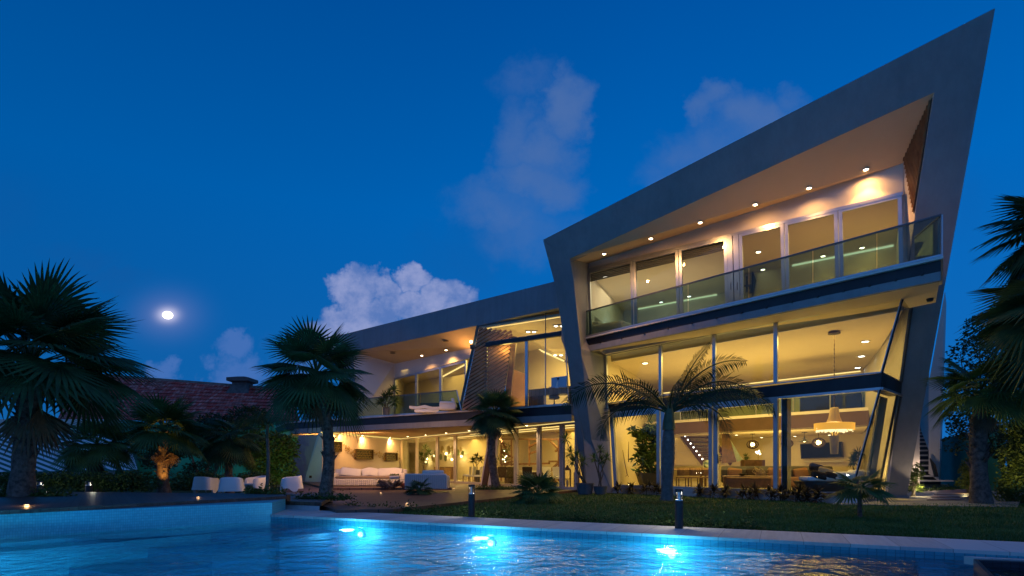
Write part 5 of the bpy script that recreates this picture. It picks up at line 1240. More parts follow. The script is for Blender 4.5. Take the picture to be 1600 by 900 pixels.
for i, (x, d, rz, lb) in enumerate(spots):
    o = tc_ if i == 0 else copy_tree(tc_); o.location = dz(d, x, .02 if i != 3 else .06); o.rotation_euler.z = rz
    sc = 1.16 if i < 4 else .9; o.scale = (sc, sc, sc * .88)
    if lb: o['label'] = lb

# ------------------------------------------------------------ terrace seating
wick = mat('white_wicker', (.60, .58, .57), .7, bump=.6, bscale=60)
def ribbed(mb, c, sz, rz, n, bv=.08):
    m = Matrix.Rotation(rz, 3, 'Z'); mb.bevbox(c, sz, bv, rz)
    for i in range(n):
        x = -sz[0] / 2 + sz[0] * (i + .5) / n; rr = sz[0] / n * .42
        mb.tube([V(c) + m @ V((x, -sz[1] / 2 - rr * .1, -sz[2] / 2 + .02)), V(c) + m @ V((x, -sz[1] / 2 - rr * .2, 0)), V(c) + m @ V((x, -sz[1] / 2 - rr * .1, sz[2] / 2 - .05))], rr, 6)
sfp = dz(27.6, 577, .2); rz = R(2)
so = empty('sofa', sfp, 'long white wicker sofa with pale cushions against the art wall', 'sofa')
mb = MB(); ribbed(mb, sfp + V((0, 0, .2)), (3.3, .9, .34), rz, 34); mb.build('base', wick, so, True)
MB().bevbox(sfp + V((0, .42, .5)), (3.5, .2, .62), .08, rz).build('backrest', wick, so, True)
for s_ in (-1, 1): MB().bevbox(sfp + V((1.68 * s_, 0, .33)), (.24, 1.0, .62), .1, rz).build('armrest', wick, so, True)
MB().bevbox(sfp + V((0, -.05, .42)), (3.05, .8, .12), .05, rz).build('seat_cushion', mat('taupe_fabric', (.25, .19, .14), .9), so, True)
for k, (x, w_, t_) in enumerate(((-.95, 1.0, .1), (-.2, .45, -.25), (.15, .5, .2), (.85, .95, -.05), (1.35, .4, .15))):
    m = Matrix.Rotation(t_, 3, 'Y') @ Matrix.Rotation(R(-16), 3, 'X')
    MB().bevbox(sfp + V((x, .24, .66)), (w_, .16, .42), .07, M=m).build('cushion', fabw, so, True)
acp = dz(23.6, 668, .2)
ac = empty('wicker_armchair', acp, 'white wicker armchair with ribbed back, half in blue shade, turned from the pool', 'armchair')
mb = MB(); ribbed(mb, acp + V((0, -.35, .34)), (1.72, .28, .64), R(3), 22, .1); mb.build('backrest', wick, ac, True)
for s_ in (-1, 1): MB().bevbox(acp + V((.78 * s_, .1, .30)), (.2, .8, .54), .08).build('armrest', wick, ac, True)
MB().bevbox(acp + V((0, .15, .22)), (1.4, .8, .28), .06).build('seat', wick, ac, True)
m = Matrix.Rotation(R(14), 3, 'X'); MB().bevbox(acp + V((.25, -.12, .63)), (.9, .16, .34), .06, M=m).build('cushion', fabw, ac, True)
ctp = dz(25.3, 606, .2); ct = empty('driftwood_table', ctp, 'coffee table of gnarled driftwood between the sofa and the wicker armchair', 'coffee table')
mb = MB(); r_ = random.Random(3); dw = mat('driftwood', (.05, .035, .025), .7, col2=(.26, .20, .16), vscale=7, bump=.8, bscale=14)
for k in range(26):
    a = r_.uniform(0, 6.28); rr = r_.uniform(.3, .8); p0 = ctp + V((math.cos(a + 1) * .25, math.sin(a + 1) * .18, r_.uniform(.0, .1))); p2 = ctp + V((math.cos(a) * rr, math.sin(a) * rr * .5, r_.uniform(.24, .36)))
    mb.tube([p0, lerp(p0, p2, .5) + V((r_.uniform(-.1, .1), r_.uniform(-.1, .1), r_.uniform(-.05, .05))), p2], [r_.uniform(.05, .1), r_.uniform(.05, .09), r_.uniform(.02, .05)], 7)
mb.build('base', dw, ct, True)
MB().bevbox(ctp + V((.1, 0, .375)), (1.35, .6, .03), .012).build('tabletop', glass('table_glass', (.8, .88, .85)), ct)
pp = ctp + V((.3, 0, .393)); e_ = empty('table_planter', pp, 'low white bowl planter with green succulents on the driftwood table', 'planter')
MB().bevbox(pp + V((0, 0, .075)), (.42, .2, .15), .04).build('bowl', wick, e_, True); mb = MB(); r_ = random.Random(6)
for k in range(5): rosette(mb, pp + V((-.16 + .08 * k, 0, .15)), .12, 22, r_, .02, .0, 1.4)
mb.build('succulents', palm_m, e_)
e_ = empty('orange_bowl', dz(25.4, 631, .2), 'small orange bowl on the platform right of the driftwood table', 'bowl'); MB().lathe([(.08, 0), (.15, .08), (.17, .2), (.15, .2), (.12, .08)], dz(25.4, 631, .2), 18).build('bowl', mat('orange_glaze', (.6, .10, .03), .3), e_, True)
# wall sculptures on the art wall
aL, aR = V((arL.x, arL.y, 0)), V((arR.x, arR.y, 0)); ad_ = (aR - aL).normalized(); an = V((ad_.y, -ad_.x, 0)); an = an if an.y < 0 else -an
def art(x, y):
    r, s = ray(x, y); a = aL; t = (a.y * r - a.x) / (ad_.x - ad_.y * r); p = a + ad_ * t; return V((p.x, p.y, CH + s * p.y))
bronze = mat('bronze', (.10, .07, .04), .4, metal=.7); gold = mat('gold_leaf', (.35, .26, .10), .4, metal=.6)
for i, (x0, x1, y0, y1, lb) in enumerate(((509, 530.5, 691, 705, 'dark bronze wall sculpture box, leftmost, partly behind the palm trunk'), (553.5, 580, 703, 717, 'dark bronze wall sculpture box in the middle of the art wall'), (600.5, 618, 708, 719.5, 'dark bronze wall sculpture box nearest the glass doors'))):
    p, q = art(x0, y1), art(x1, y0); w_ = (V((q.x, q.y, 0)) - V((p.x, p.y, 0))).length; h_ = abs(q.z - p.z); c = lerp(p, q, .5) + an * .1
    e_ = empty('wall_sculpture', c, lb, 'wall sculpture', 'bronze boxes on the art wall'); ang = math.atan2(ad_.y, ad_.x); mb = MB()
    mb.box(c - an * .07, (w_, .02, h_), ang)
    mb.build('back_plate', dark, e_); mb = MB(); r_ = random.Random(i)
    for a_ in range(int(w_ / .13)):
        for b_ in range(4):
            cc = c + ad_ * (-w_ / 2 + .08 + a_ * .13 + r_.uniform(-.02, .02)) + V((0, 0, -h_ / 2 + h_ * (b_ + .5) / 4)); t_ = r_.uniform(.6, 1.3) * (-1 if (a_ + b_) % 3 else 1); d_1 = ad_ * math.cos(t_) + V((0, 0, 1)) * math.sin(t_); mb.bar(cc - d_1 * .07, cc + d_1 * .055, .035, .012, up=an)
    mb.build('metal_leaves', gold, e_); mb = MB(); cs = [c + ad_ * sx * w_ / 2 + V((0, 0, sz * h_ / 2)) for sx, sz in ((-1, -1), (1, -1), (1, 1), (-1, 1))]
    for k in range(4): mb.bar(cs[k] - an * .0, cs[(k + 1) % 4], .04, .16, up=an)
    mb.build('frame', bronze, e_)
for i, (x0, y0, x1, y1, n, lb) in enumerate(((533, 696, 552, 714, 26, 'flock of small gold butterflies on the wall between the left and middle boxes'), (582, 705, 600, 719, 24, 'flock of small gold butterflies on the wall between the middle and right boxes'), (619, 708, 622, 722, 6, 'few small gold butterflies on the wall beside the glass doors'))):
    mb = MB(); r_ = random.Random(50 + i)
    for k in range(n):
        t = r_.random(); c = art(x0 + (x1 - x0) * t, y0 + (y1 - y0) * t * .7 + r_.uniform(-4, 5)) + an * r_.uniform(.03, .1)
        a = r_.uniform(0, 3.14); d1 = ad_ * math.cos(a) + V((0, 0, math.sin(a))); d2 = d1.cross(an)
        for s_ in (-1, 1): mb.prism([c, c + d1 * .09 * s_ + d2 * .06 + an * .05, c + d1 * .11 * s_ - d2 * .03 + an * .05], an * .006)
        mb.bar(c, c - an * .08, .008)
    mb.build('butterfly_sculpture', gold, None, label=lb, cat='wall sculpture')

# ------------------------------------------------------------ dining room
def dchair(name, m, label, group, legm):
    e_ = empty(name, (0, 0, 0), label, 'chair', group)
    MB().bevbox((0, 0, .45), (.48, .48, .12), .04).build('seat', m, e_, True)
    mb = MB(); mb.loft([[V((sx * w_, -.22 - z * .10 + sy * .035, .45 + z)) for sx, sy in ((-1, -1), (1, -1), (1, 1), (-1, 1))] for w_, z in ((.20, 0), (.25, .3), (.27, .52), (.24, .56))]); mb.build('backrest', m, e_, True)
    for sx in (-1, 1):
        for sy in (-1, 1): MB().bar((sx * .2, sy * .2, .4), (sx * .22, sy * .22, 0), .04).build('leg', legm, e_)
    return e_
c1 = dchair('dining_chair', fabw, 'white upholstered dining chair in the middle of the pair behind the glass', 'white dining chairs', oak)
wl = [(735, 35.4, .3, 'white upholstered dining chair left of the pair, nearest the sideboard'), (748, 34.4, .1, 'white upholstered dining chair right beside the leaning timber column'), (729, 37.4, .5, 'white dining chair half hidden at the left end of the table')]
wl += [(858, 30.6, 2.6, 'white dining chair seen through the fourth glass door from the leaning column'), (872, 30.0, 2.2, 'white dining chair at the right end of the table by the lanterns')]
for i, (x, d, rz, lb) in enumerate(wl):
    o = c1 if i == 0 else copy_tree(c1); o.location = dz(d, x, .105); o.rotation_euler.z = rz + 1.0; o['label'] = lb
c2 = dchair('dark_dining_chair', fabb, 'dark dining chair nearest the fan palm trunk', 'dark dining chairs', walnut)
for i, (x, d, rz, lb) in enumerate(((797, 31.8, .3, 'dark dining chair nearest the palm before the studio'), (822, 30.6, .2, 'dark dining chair behind the second glass door right of the palm'), (784, 32.8, .1, 'dark dining chair hidden behind the palm trunk'))):
    o = c2 if i == 0 else copy_tree(c2); o.location = dz(d, x, .105); o.rotation_euler.z = rz; o['label'] = lb
tb = dz(33.2, 810, .105); e_ = empty('dining_table', tb, 'long dining table with pale top behind the glass doors', 'table'); MB().bevbox(tb + V((.3, 0, .74)), (4.2, 1.1, .06), .02, R(-56)).build('tabletop', plaster, e_)
for s_ in (-1, 1): MB().bevbox(tb + V((.3 + s_ * .8, -s_ * 1.2, .36)), (.5, .5, .7), .05, R(-56)).build('leg', walnut, e_)
sb = dz(43.5, 695, .105); e_ = empty('sideboard', sb, 'dark wooden sideboard under the glowing disc wall sculpture', 'sideboard'); MB().bevbox(sb + V((0, 0, .5)), (2.9, .45, .9), .02, R(-56)).build('cabinet', walnut, e_); MB().bevbox(sb + V((0, 0, .965)), (3.0, .5, .03), .01, R(-56)).build('top', oak, e_)
for s_ in (-.95, 0, .95): MB().bevbox(sb + V((s_ * .56 - .19, -s_ * .83 - .13, .5)), (.88, .02, .8), .008, R(-56)).build('door', oak, e_)
# disc sculpture with lights behind
ds = empty('disc_sculpture', on(LW, 690, 708, -7.6), 'wall sculpture of overlapping round metal discs glowing from behind', 'wall sculpture'); r_ = random.Random(8)
DBP = (LW[0] + 7.75, LW[1], 0); dn = toward_cam(V((1.5, 1, 0)).normalized(), on(DBP, 690, 708)); du = V((dn.y, -dn.x, 0))
dl = [(656, 715, 4.5), (663, 719, 4), (670, 711, 5.5), (677, 716, 4.5), (684, 709, 6), (682, 719, 4), (691, 714, 5), (694, 702, 5.5), (700, 716, 5), (703, 703, 7), (712, 711, 5), (711, 701, 4), (718, 707, 5), (723, 702, 3.5), (727, 708, 4), (667, 703, 3.5)]
for k, (x, y, rr) in enumerate(dl):
    c = on(DBP, x, y) + dn * (.12 + .05 * (k % 3)); R_ = rr * c.y / FP
    MB().loft([[c + dn * o + (du * math.cos(a) + V((0, 0, math.sin(a)))) * q_ for a in [2 * math.pi * j / 20 for j in range(20)]] for q_, o in ((R_, 0), (R_, .015), (R_ * .6, .035), (.01, .04))]).build('disc', mat('gold_disc', (.45, .36, .14), .5, metal=.3) if k % 2 else mat('green_disc', (.20, .24, .10), .5, metal=.3), ds, True)
for k, (x, y) in enumerate(((669, 717), (680, 712), (698, 709), (707, 718), (722, 713), (666, 722))):
    c = on(DBP, x, y) + dn * .06; MB().ball(c, .09, 8).build('bulb', emis('disc_bulb', (1, .80, .35), 10), ds); 
    if k % 2 == 0: lamp('disc_lamp', 'POINT', c + dn * .1, 40, (1, .75, .3), .06, parent=ds)
dracaena(dz(41, 664, .105), [dep(41, 664, 700), dep(41, 658, 712), dep(41, 670, 708), dep(41, 662, 722)], (.25, .5), 'indoor dracaena behind the first glass door by the art wall', R_=.5, name='potted_dracaena', m=leaf_h, w=.03)
dracaena(dz(36.4, 745, .105), [dep(36.4, 745, 714), dep(36.4, 739, 720), dep(36.4, 751, 719)], (.22, .8), 'indoor dracaena behind the white dining chairs', R_=.42, m=leaf_h, w=.03)
# timber stick screen
SC = (LW[0] + 4.6, LW[1], 0); e_ = empty('timber_screen', xz(SC, 835, .105), 'openwork screen of crossed timber beams behind the dining table', 'screen')
mb = MB()
for (x0, y0, x1, y1) in ((783, 686, 873, 686.5), (799, 686, 799, 728), (827, 686, 827, 728), (783, 705, 801, 715), (783, 726, 802, 721), (827, 698, 840, 691), (827, 709, 841, 704), (858, 687, 873, 702), (873, 702, 868, 705), (873, 722, 856, 740), (858, 721, 873, 721), (783, 688, 790, 700), (783, 726, 858, 724), (873, 686, 873, 752), (856, 740, 870, 754), (783, 686, 783, 752)):
    mb.bar(on(SC, x0, y0), on(SC, x1, y1), .1, .1)
mb.build('beams', mat('screen_wood', (.20, .09, .04), .5, col2=(.3, .15, .07)), e_)
ol = empty('olive_branches', xz(SC, 790, .105, -1), 'leafy twigs with tiny fairy lights behind the timber screen', 'plant'); mb = MB(); r_ = random.Random(9); leaves(mb, clumps([(on(SC, 787, 718, -1), (.5, .3, .5)), (on(SC, 790, 700, -1), (.4, .3, .4))], 500, r_, 0), .12, r_); mb.build('foliage', leaf_y, ol)
MB().tube([xz(SC, 789, .105, -1), on(SC, 790, 700, -1)], [.04, .02], 6).build('stem', stem_m, ol)
for k in range(7): MB().ball(on(SC, 784 + r_.uniform(0, 9), 695 + r_.uniform(0, 30), -.7), .035, 6).build('bulb', emis('fairy_bulb', (1, .9, .6), 9), ol)
# lanterns
for i, (x, y0, y1, w_, lb) in enumerate(((886.5, 722, 758, 9, 'tall wooden floor lantern behind the last glass door, left one'), (901, 727, 757, 7, 'shorter wooden floor lantern beside the leaning leg'))):
    d = 27.2 + i * .4; p = dz(d, x, .105); e_ = empty('floor_lantern', p, lb, 'lantern', 'wooden floor lanterns'); h_ = (y1 - y0) * d / FP; w2 = w_ * d / FP / 2; mb = MB()
    for sx in (-1, 1):
        for sy in (-1, 1): mb.bar(p + V((sx * w2, sy * w2, 0)), p + V((sx * w2, sy * w2, h_ * .8)), .04)
    for z in (.02, .4, .8): 
        for s_ in (-1, 1): mb.bar(p + V((-w2, s_ * w2, h_ * z)), p + V((w2, s_ * w2, h_ * z)), .04); mb.bar(p + V((s_ * w2, -w2, h_ * z)), p + V((s_ * w2, w2, h_ * z)), .04)
    mb.build('frame', oak, e_); MB().loft([[p + V((sx * a, sy * a, z)) for sx, sy in ((-1, -1), (1, -1), (1, 1), (-1, 1))] for a, z in ((w2 * 1.15, h_ * .81), (w2 * .4, h_ * .93), (w2 * .2, h_))]).build('roof', oak, e_)
    MB().lathe([(w2 * .4, .03), (w2 * .4, h_ * .35)], p, 14).build('candle', fabw, e_)

# ------------------------------------------------------------ low balcony and studio
bz = 3.925
lo = dz(29.6, 668, bz); e_ = empty('sun_lounger', lo, 'low white sun lounger on the balcony behind the glass railing', 'sun lounger')
mb = MB(); rows = []
for t, z, h_ in ((-.9, .30, .1), (-.5, .26, .1), (-.1, .34, .12), (.3, .24, .14), (.8, .26, .12)): rows.append([lo + V((t, -.3, z - h_)), lo + V((t, .3, z - h_)), lo + V((t, .3, z + .04)), lo + V((t, -.3, z + .04))])
mb.loft(rows).build('seat', fabw, e_, True); MB().bevbox(lo + V((0, 0, .09)), (1.3, .5, .18), .05).build('base', whitep, e_, True)
ls = dz(28.6, 700, bz); e_ = empty('balcony_armchair', ls, 'white low armchair on the balcony beside the slanted glass frame', 'armchair'); MB().bevbox(ls + V((0, 0, .2)), (.8, .7, .34), .07).build('seat', fabw, e_, True)
m = Matrix.Rotation(R(-18), 3, 'Y'); MB().bevbox(ls + V((.32, 0, .38)), (.14, .72, .5), .06, M=m).build('backrest', fabw, e_, True); MB().bevbox(ls + V((-.05, -.33, .38)), (.66, .12, .14), .05).build('armrest', fabw, e_, True)
bs = dz(36.2, 684, bz); e_ = empty('bed', bs, 'navy blue bed inside the low balcony bedroom', 'bed'); MB().bevbox(bs + V((0, 0, .35)), (2.6, 1.8, .6), .12).build('mattress', fabn, e_, True); MB().bevbox(bs + V((0, .95, .75)), (2.6, .15, 1.2), .06).build('headboard', fabn, e_, True)
dracaena(dz(30.8, 604, bz), [dep(30.8, 600, 622), dep(30.8, 608, 618), dep(30.8, 615, 610), dep(30.6, 596, 630), dep(30.7, 617, 628)], (.2, .35), 'dark potted plant in the corner of the low balcony', R_=.5, m=palm_d, w=.04)
# studio desk and computer
dk0 = xz(SG, 857, zsb, -1.0); ea = math.atan2(-.757, .9)
e_ = empty('desk', dk0, 'long grey timber desk behind the studio glass', 'desk'); da, db_ = xz(SG, 826, zsb, -1.2), xz(SG, 893, zsb, -1.0)
top_z = dep(da.y, 826, 609).z
MB().prism([V((da.x, da.y, top_z)), V((db_.x, db_.y, top_z)), V((db_.x, db_.y, top_z - .33)), V((da.x, da.y, top_z - .33))], (.1, .75, 0)).build('tabletop', boards('desk_boards', (.12, .08, .07), (.22, .16, .14), .2, vert=True), e_)
MB().prism([V((da.x, da.y + .05, top_z - .335)), V((lerp(da, db_, .36).x, lerp(da, db_, .36).y + .05, top_z - .335)), V((lerp(da, db_, .36).x, lerp(da, db_, .36).y + .05, zsb)), V((da.x, da.y + .05, zsb))], (.1, .6, 0)).build('drawer_unit', woodd, e_)
MB().prism([V((lerp(da, db_, .93).x, lerp(da, db_, .93).y + .05, top_z - .335)), V((db_.x, db_.y + .05, top_z - .335)), V((db_.x, db_.y + .05, zsb)), V((lerp(da, db_, .93).x, lerp(da, db_, .93).y + .05, zsb))], (.1, .6, 0)).build('leg', woodd, e_)
mc = dep(25.6, 874, 606); mc.z = top_z; e_ = empty('computer_monitor', mc, 'silver computer monitor seen from behind on the studio desk', 'computer monitor')
q = [dep(25.6, 861.5, 590), dep(25.3, 886, 587), dep(25.3, 886, 605), dep(25.6, 861.5, 605.5)]
MB().prism(q, (.0, .05, 0)).build('screen', mat('silver_back', (.35, .40, .48), .35, metal=.5), e_)
MB().prism([dep(25.5, 870, 596), dep(25.5, 873, 596), dep(25.5, 872.5, 606.5), dep(25.5, 867.5, 606.5)], (.0, -.03, 0)).build('stand', whitep, e_)
mb = MB(); c = dep(25.42, 871.8, 591.8); mb.ball(c + V((-.018, 0, 0)), .035, 10, (1, .25, 1.05)); mb.ball(c + V((.018, 0, 0)), .035, 10, (1, .25, 1.05)); mb.ball(c + V((.015, 0, .055)), .016, 8, (.6, .3, 1.2)); mb.build('emblem', dark, e_, True)
oc = dz(27.4, 866, zsb); e_ = empty('office_chair', oc, 'pale office chair behind the studio desk', 'chair'); MB().bevbox(oc + V((0, 0, .5)), (.5, .5, .1), .04).build('seat', fabt, e_, True); MB().bevbox(oc + V((0, .25, .82)), (.48, .08, .55), .04).build('backrest', fabw, e_, True); MB().lathe([(.03, .06), (.03, .46)], oc, 10).build('column', dark, e_)
mb = MB()
for k in range(5): a = k * 1.2566; mb.bar(oc + V((0, 0, .07)), oc + V((.28 * math.cos(a), .28 * math.sin(a), .03)), .05)
mb.build('base', dark, e_)
# top floor bedroom
bp_ = rw(955, 6.66, 1.6); e_ = empty('bed', bp_, 'pale bed with pillows behind the leftmost top window', 'bed'); MB().bevbox(bp_ + V((0, 0, .35)), (2.0, 1.8, .6), .12, R(-38)).build('mattress', fabw, e_, True)
for s_ in (-.4, .4): MB().bevbox(bp_ + V((-.5 + s_ * .3, .3 + s_, .72)), (.5, .7, .16), .06, R(-38)).build('pillow', fabw, e_, True)
lp_ = rw(966, 6.66, 4.2); e_ = empty('bedside_lamp', lp_, 'cool glowing bedside lamp at the bedroom wall', 'lamp'); MB().lathe([(.12, 0), (.03, .04), (.03, .5)], lp_, 12).build('base', alu, e_); MB().lathe([(.16, .5), (.1, .8)], lp_, 16).build('lamp_shade', emis('cool_shade', (.6, .9, 1.0), 4), e_); lamp('bedside', 'POINT', lp_ + V((0, 0, .9)), 14, (.7, .95, 1.0), .1, parent=e_)
dw_ = dep(24.6, 1172, 452); e_ = empty('hanging_chimes', dw_, 'dark hanging sculpture in the corridor behind the fourth top window', 'sculpture'); mb = MB(); mb.tube([dep(24.6, 1176, 425), dep(24.6, 1178, 440), dep(24.6, 1176, 462)], [.03, .1, .03], 8); mb.tube([dep(24.6, 1167, 432), dep(24.6, 1167, 456)], .035, 6); mb.tube([dep(24.6, 1160, 447), dep(24.6, 1172, 446), dep(24.6, 1173, 458)], [.03, .08, .06], 6); mb.build('sculpture', dark, e_)
MB().bar(dep(24.6, 1176, 425), dz(24.6, 1176, TC), .012).build('cord', dark, e_)

# ------------------------------------------------------------ double height living room
zf = .255
# tall plant in dark pot
pp = dz(25.8, 1017, zf); e_ = empty('potted_fig', pp, 'tall leafy fig in a black pot behind the first glass door', 'potted plant')
MB().loft([[pp + V((sx * a, sy * a, z)) for sx, sy in ((-1, -1), (1, -1), (1, 1), (-1, 1))] for a, z in ((.42, 0), (.58, .6), (.54, .6), (.5, .55))]).build('pot', dark, e_)
r_ = random.Random(17); mb = MB(); cs = pcs([(1005, 680, 12, 12), (1018, 672, 12, 12), (1028, 688, 12, 14), (1006, 702, 12, 14), (1022, 706, 12, 14), (1012, 722, 11, 11), (998, 716, 7, 9), (1030, 720, 9, 12), (990, 672, 6, 6), (1003, 735, 8, 6), (1022, 735, 9, 6)], 25.8, .9)
leaves(mb, clumps(cs, 1300, r_, .2), .30, r_, .36); mb.build('foliage', leaf_h, e_)
mb = MB()
for c, rr in cs: mb.tube([pp + V((0, 0, .5)), lerp(pp, c, .5) + V((0, 0, .3)), V(c)], [.035, .025, .01], 5)
mb.build('branches', stem_m, e_)
# wall uplight and branch sculptures
up = dz(25.7, 983, zf); e_ = empty('floor_uplight', up, 'small floor uplight washing the wall behind the first glass door', 'lamp'); MB().lathe([(.07, 0), (.07, .05), (.05, .06)], up, 14).build('body', dark, e_); MB().lathe([(.045, .062), (.03, .07)], up, 12).build('lens', emis('uplight_lens', (1, .8, .45), 20), e_)
lamp('uplight', 'SPOT', up + V((0, 0, .12)), 60, (1, .70, .32), .04, spot=70, tgt=up + V((.12, .15, 2)), parent=e_)
for (pts, lb) in (([(973, 703), (976, 722), (980, 742)], 'thin branch sculpture with three prongs on the wall above the uplight'), ([(982.5, 690), (982, 705), (982, 722)], 'thin straight reed sculpture on the wall above the uplight')):
    e_ = empty('wall_branch', dep(26, *pts[-1]), lb, 'wall sculpture'); mb = MB(); mb.tube([dep(26.0, x, y) for x, y in pts], [.008, .018, .022], 6)
    if 'prongs' in lb: mb.tube([dep(26, 980, 742), dep(26, 977.5, 745)], .012, 5); mb.tube([dep(26, 980, 742), dep(26, 982.5, 745)], .012, 5)
    mb.build('branch', walnut, e_)
# inner staircase with lit stringer
e_ = empty('inner_staircase', dep(31, 1095, 722), 'dark inner staircase with small lights along its stringer', 'staircase')
s0, s1 = dep(31.5, 1060, 671), dep(29.5, 1100, 724)
MB().bar(s0, s1, .08, .34).build('stringer', walnut, e_)
for k in range(9):
    t = (k + .4) / 9; p = lerp(s0, s1, t); MB().box(p + V((.75, .25, .02)), (1.35, .32, .07), .15).build('tread', walnut, e_); MB().box(p + V((.75, .42, -.12)), (1.3, .03, .2), .15).build('riser', cream, e_); MB().ball(p + V((-.02, -.1, .1)), .04, 6).build('step_light', bulbc, e_)
MB().bar(s0 + V((1.5, .2, 0)), s1 + V((1.5, .2, 0)), .08, .3).build('stringer', walnut, e_)
MB().prism([dep(31.6, 1054, 670), dep(31.6, 1062, 672), dep(30.2, 1091, 714), dep(30.2, 1088, 726), dep(31.6, 1054, 726)], (.05, .1, 0)).build('stair_side_wall', cream, H_)
# second, leaning flight seen edge on
e_ = empty('timber_prop', dep(28.5, 1150, 724), 'dark brown leaning timber wall with a glass triangle beside it', 'wall')
MB().prism([dep(28.5, 1128, 667), dep(28.5, 1136, 668), dep(28.5, 1151, 722), dep(28.5, 1128, 724)], (.1, .3, 0)).build('panel', walnut, e_); MB().prism([dep(28.6, 1137, 681), dep(28.6, 1160, 718), dep(28.6, 1152, 722)], (.02, .03, 0)).build('glass_triangle', mat('sage_glass', (.22, .27, .20), .2), e_)
# dining group by the stair
tp_ = dz(25.6, 1076, zf); e_ = empty('wooden_table', tp_, 'rustic wooden table with folded chairs behind the second glass door', 'table'); MB().bevbox(tp_ + V((0, .3, .76)), (1.75, .8, .07), .02).build('tabletop', oak, e_); MB().bevbox(tp_ + V((.2, .3, .82)), (.7, .3, .04), .015).build('runner', fabb, e_)
for sx in (-.75, .75):
    for sy in (0, .6): MB().bar(tp_ + V((sx, sy, .73)), tp_ + V((sx, sy, 0)), .08).build('leg', walnut, e_)
for i, (x, lb) in enumerate(((1066, 'wooden chair with curved back at the rustic table, left one'), (1085, 'wooden chair with curved back at the rustic table, middle one'), (1103, 'wooden chair with curved back at the rustic table, right one'))):
    c = dz(24.5, x, zf); q_ = empty('wooden_chair', c, lb, 'chair', 'wooden chairs at the rustic table'); MB().bevbox(c + V((0, 0, .42)), (.46, .44, .06), .02).build('seat', oak, q_)
    mb = MB(); rows = [[c + V((.26 * math.sin(a), -.22 + .06 * math.cos(a) - .0, z)), c + V((.26 * math.sin(a), -.18 + .06 * math.cos(a), z))] for a in (-1.2, -.6, 0, .6, 1.2) for z in (0,)]
    mb.loft([[c + V((.27 * math.sin(a), -.24 + .12 * (1 - math.cos(a)), z)) for a in (-1.3, -.65, 0, .65, 1.3)] + [c + V((.27 * math.sin(a), -.20 + .12 * (1 - math.cos(a)), z)) for a in (1.3, .65, 0, -.65, -1.3)] for z in (.5, .6, .78, .84)]); mb.build('backrest', mat('woven_brown', (.14, .075, .03), .7, var=.3, vscale=20), q_)
    for sx in (-.2, .2):
        for sy in (-.18, .18): MB().bar(c + V((sx, sy, .42)), c + V((sx, sy, 0)), .035).build('leg', walnut, q_)
gb = dep(25.7, 1105, 722); gb.z = zf + .795; e_ = empty('glass_globe', gb, 'green glass globe vase on the rustic table', 'vase'); MB().ball(gb + V((0, 0, .2)), .2, 16).build('globe', mat('green_glass', (.10, .13, .05), .08, coat=1), e_, True); MB().lathe([(.09, 0), (.06, .02)], gb, 12).build('foot', oak, e_)
# console with dried branches
cp = dz(22.6, 1172, zf); e_ = empty('console_table', cp, 'low wooden console behind the third glass door', 'table'); MB().bevbox(cp + V((0, 0, .50)), (2.0, .6, .06), .02, R(-12)).build('tabletop', oak, e_); MB().bevbox(cp + V((-.1, .05, .24)), (1.7, .45, .38), .02, R(-12)).build('cabinet', walnut, e_)
for sx in (-.92, .92): MB().bar(cp + V((sx, -sx * .2, .47)), cp + V((sx, -sx * .2, 0)), .09).build('leg', walnut, e_)
for (x, nm, lb) in ((1188, 'dried_branches', 'tangle of pale dried branches on the console'),):
    c = dep(22.5, x, 742); c.z = zf + .532; q_ = empty(nm, c, lb, 'dried branches'); mb = MB(); r_ = random.Random(3)
    for k in range(34):
        a, b = r_.uniform(0, 6.28), r_.uniform(.2, 1.2); d = V((math.cos(a) * math.cos(b), .4 * math.sin(a) * math.cos(b), math.sin(b))); L_ = r_.uniform(.2, .5); mb.tube([c + V((r_.uniform(-.2, .2), 0, .02)), c + d * L_ * .6 + V((r_.uniform(-.1, .1), 0, 0)), c + d * L_ + V((r_.uniform(-.15, .15), 0, 0))], [.016, .012, .005], 5)
    mb.build('branches', mat('dry_wood', (.30, .22, .13), .8), q_)
c = dep(22.5, 1160, 742); c.z = zf + .532; e_ = empty('bowl', c, 'small dark bowl on the console left of the dried branches', 'bowl'); MB().lathe([(.07, 0), (.17, .09), (.15, .09), (.06, .02)], c, 18).build('bowl', dark, e_, True)
# long sofa
sp0 = dz(24.4, 1213, zf); e_ = empty('sectional_sofa', sp0, 'long dark grey sectional sofa with brown cushions in the living room', 'sofa')
MB().bevbox(sp0 + V((0, 0, .55)), (4.6, .28, .72), .08, R(-4)).build('backrest', mat('grey_fabric', (.06, .055, .05), .9), e_, True); MB().bevbox(sp0 + V((0, -.5, .25)), (4.6, 1.0, .42), .08, R(-4)).build('seat', mat('brown_leather', (.14, .06, .025), .5), e_, True)
for k, (x, m_) in enumerate(((-1.9, MATS['brown_leather']), (-1.1, fabb), (-.2, MATS['brown_leather']), (.9, MATS['brown_leather']), (1.7, fabb))): MB().bevbox(sp0 + V((x, -.3, .62)), (.6, .18, .42), .07, M=Matrix.Rotation(.15 * (-1) ** k, 3, 'Y') @ Matrix.Rotation(R(-14), 3, 'X')).build('cushion', m_, e_, True)
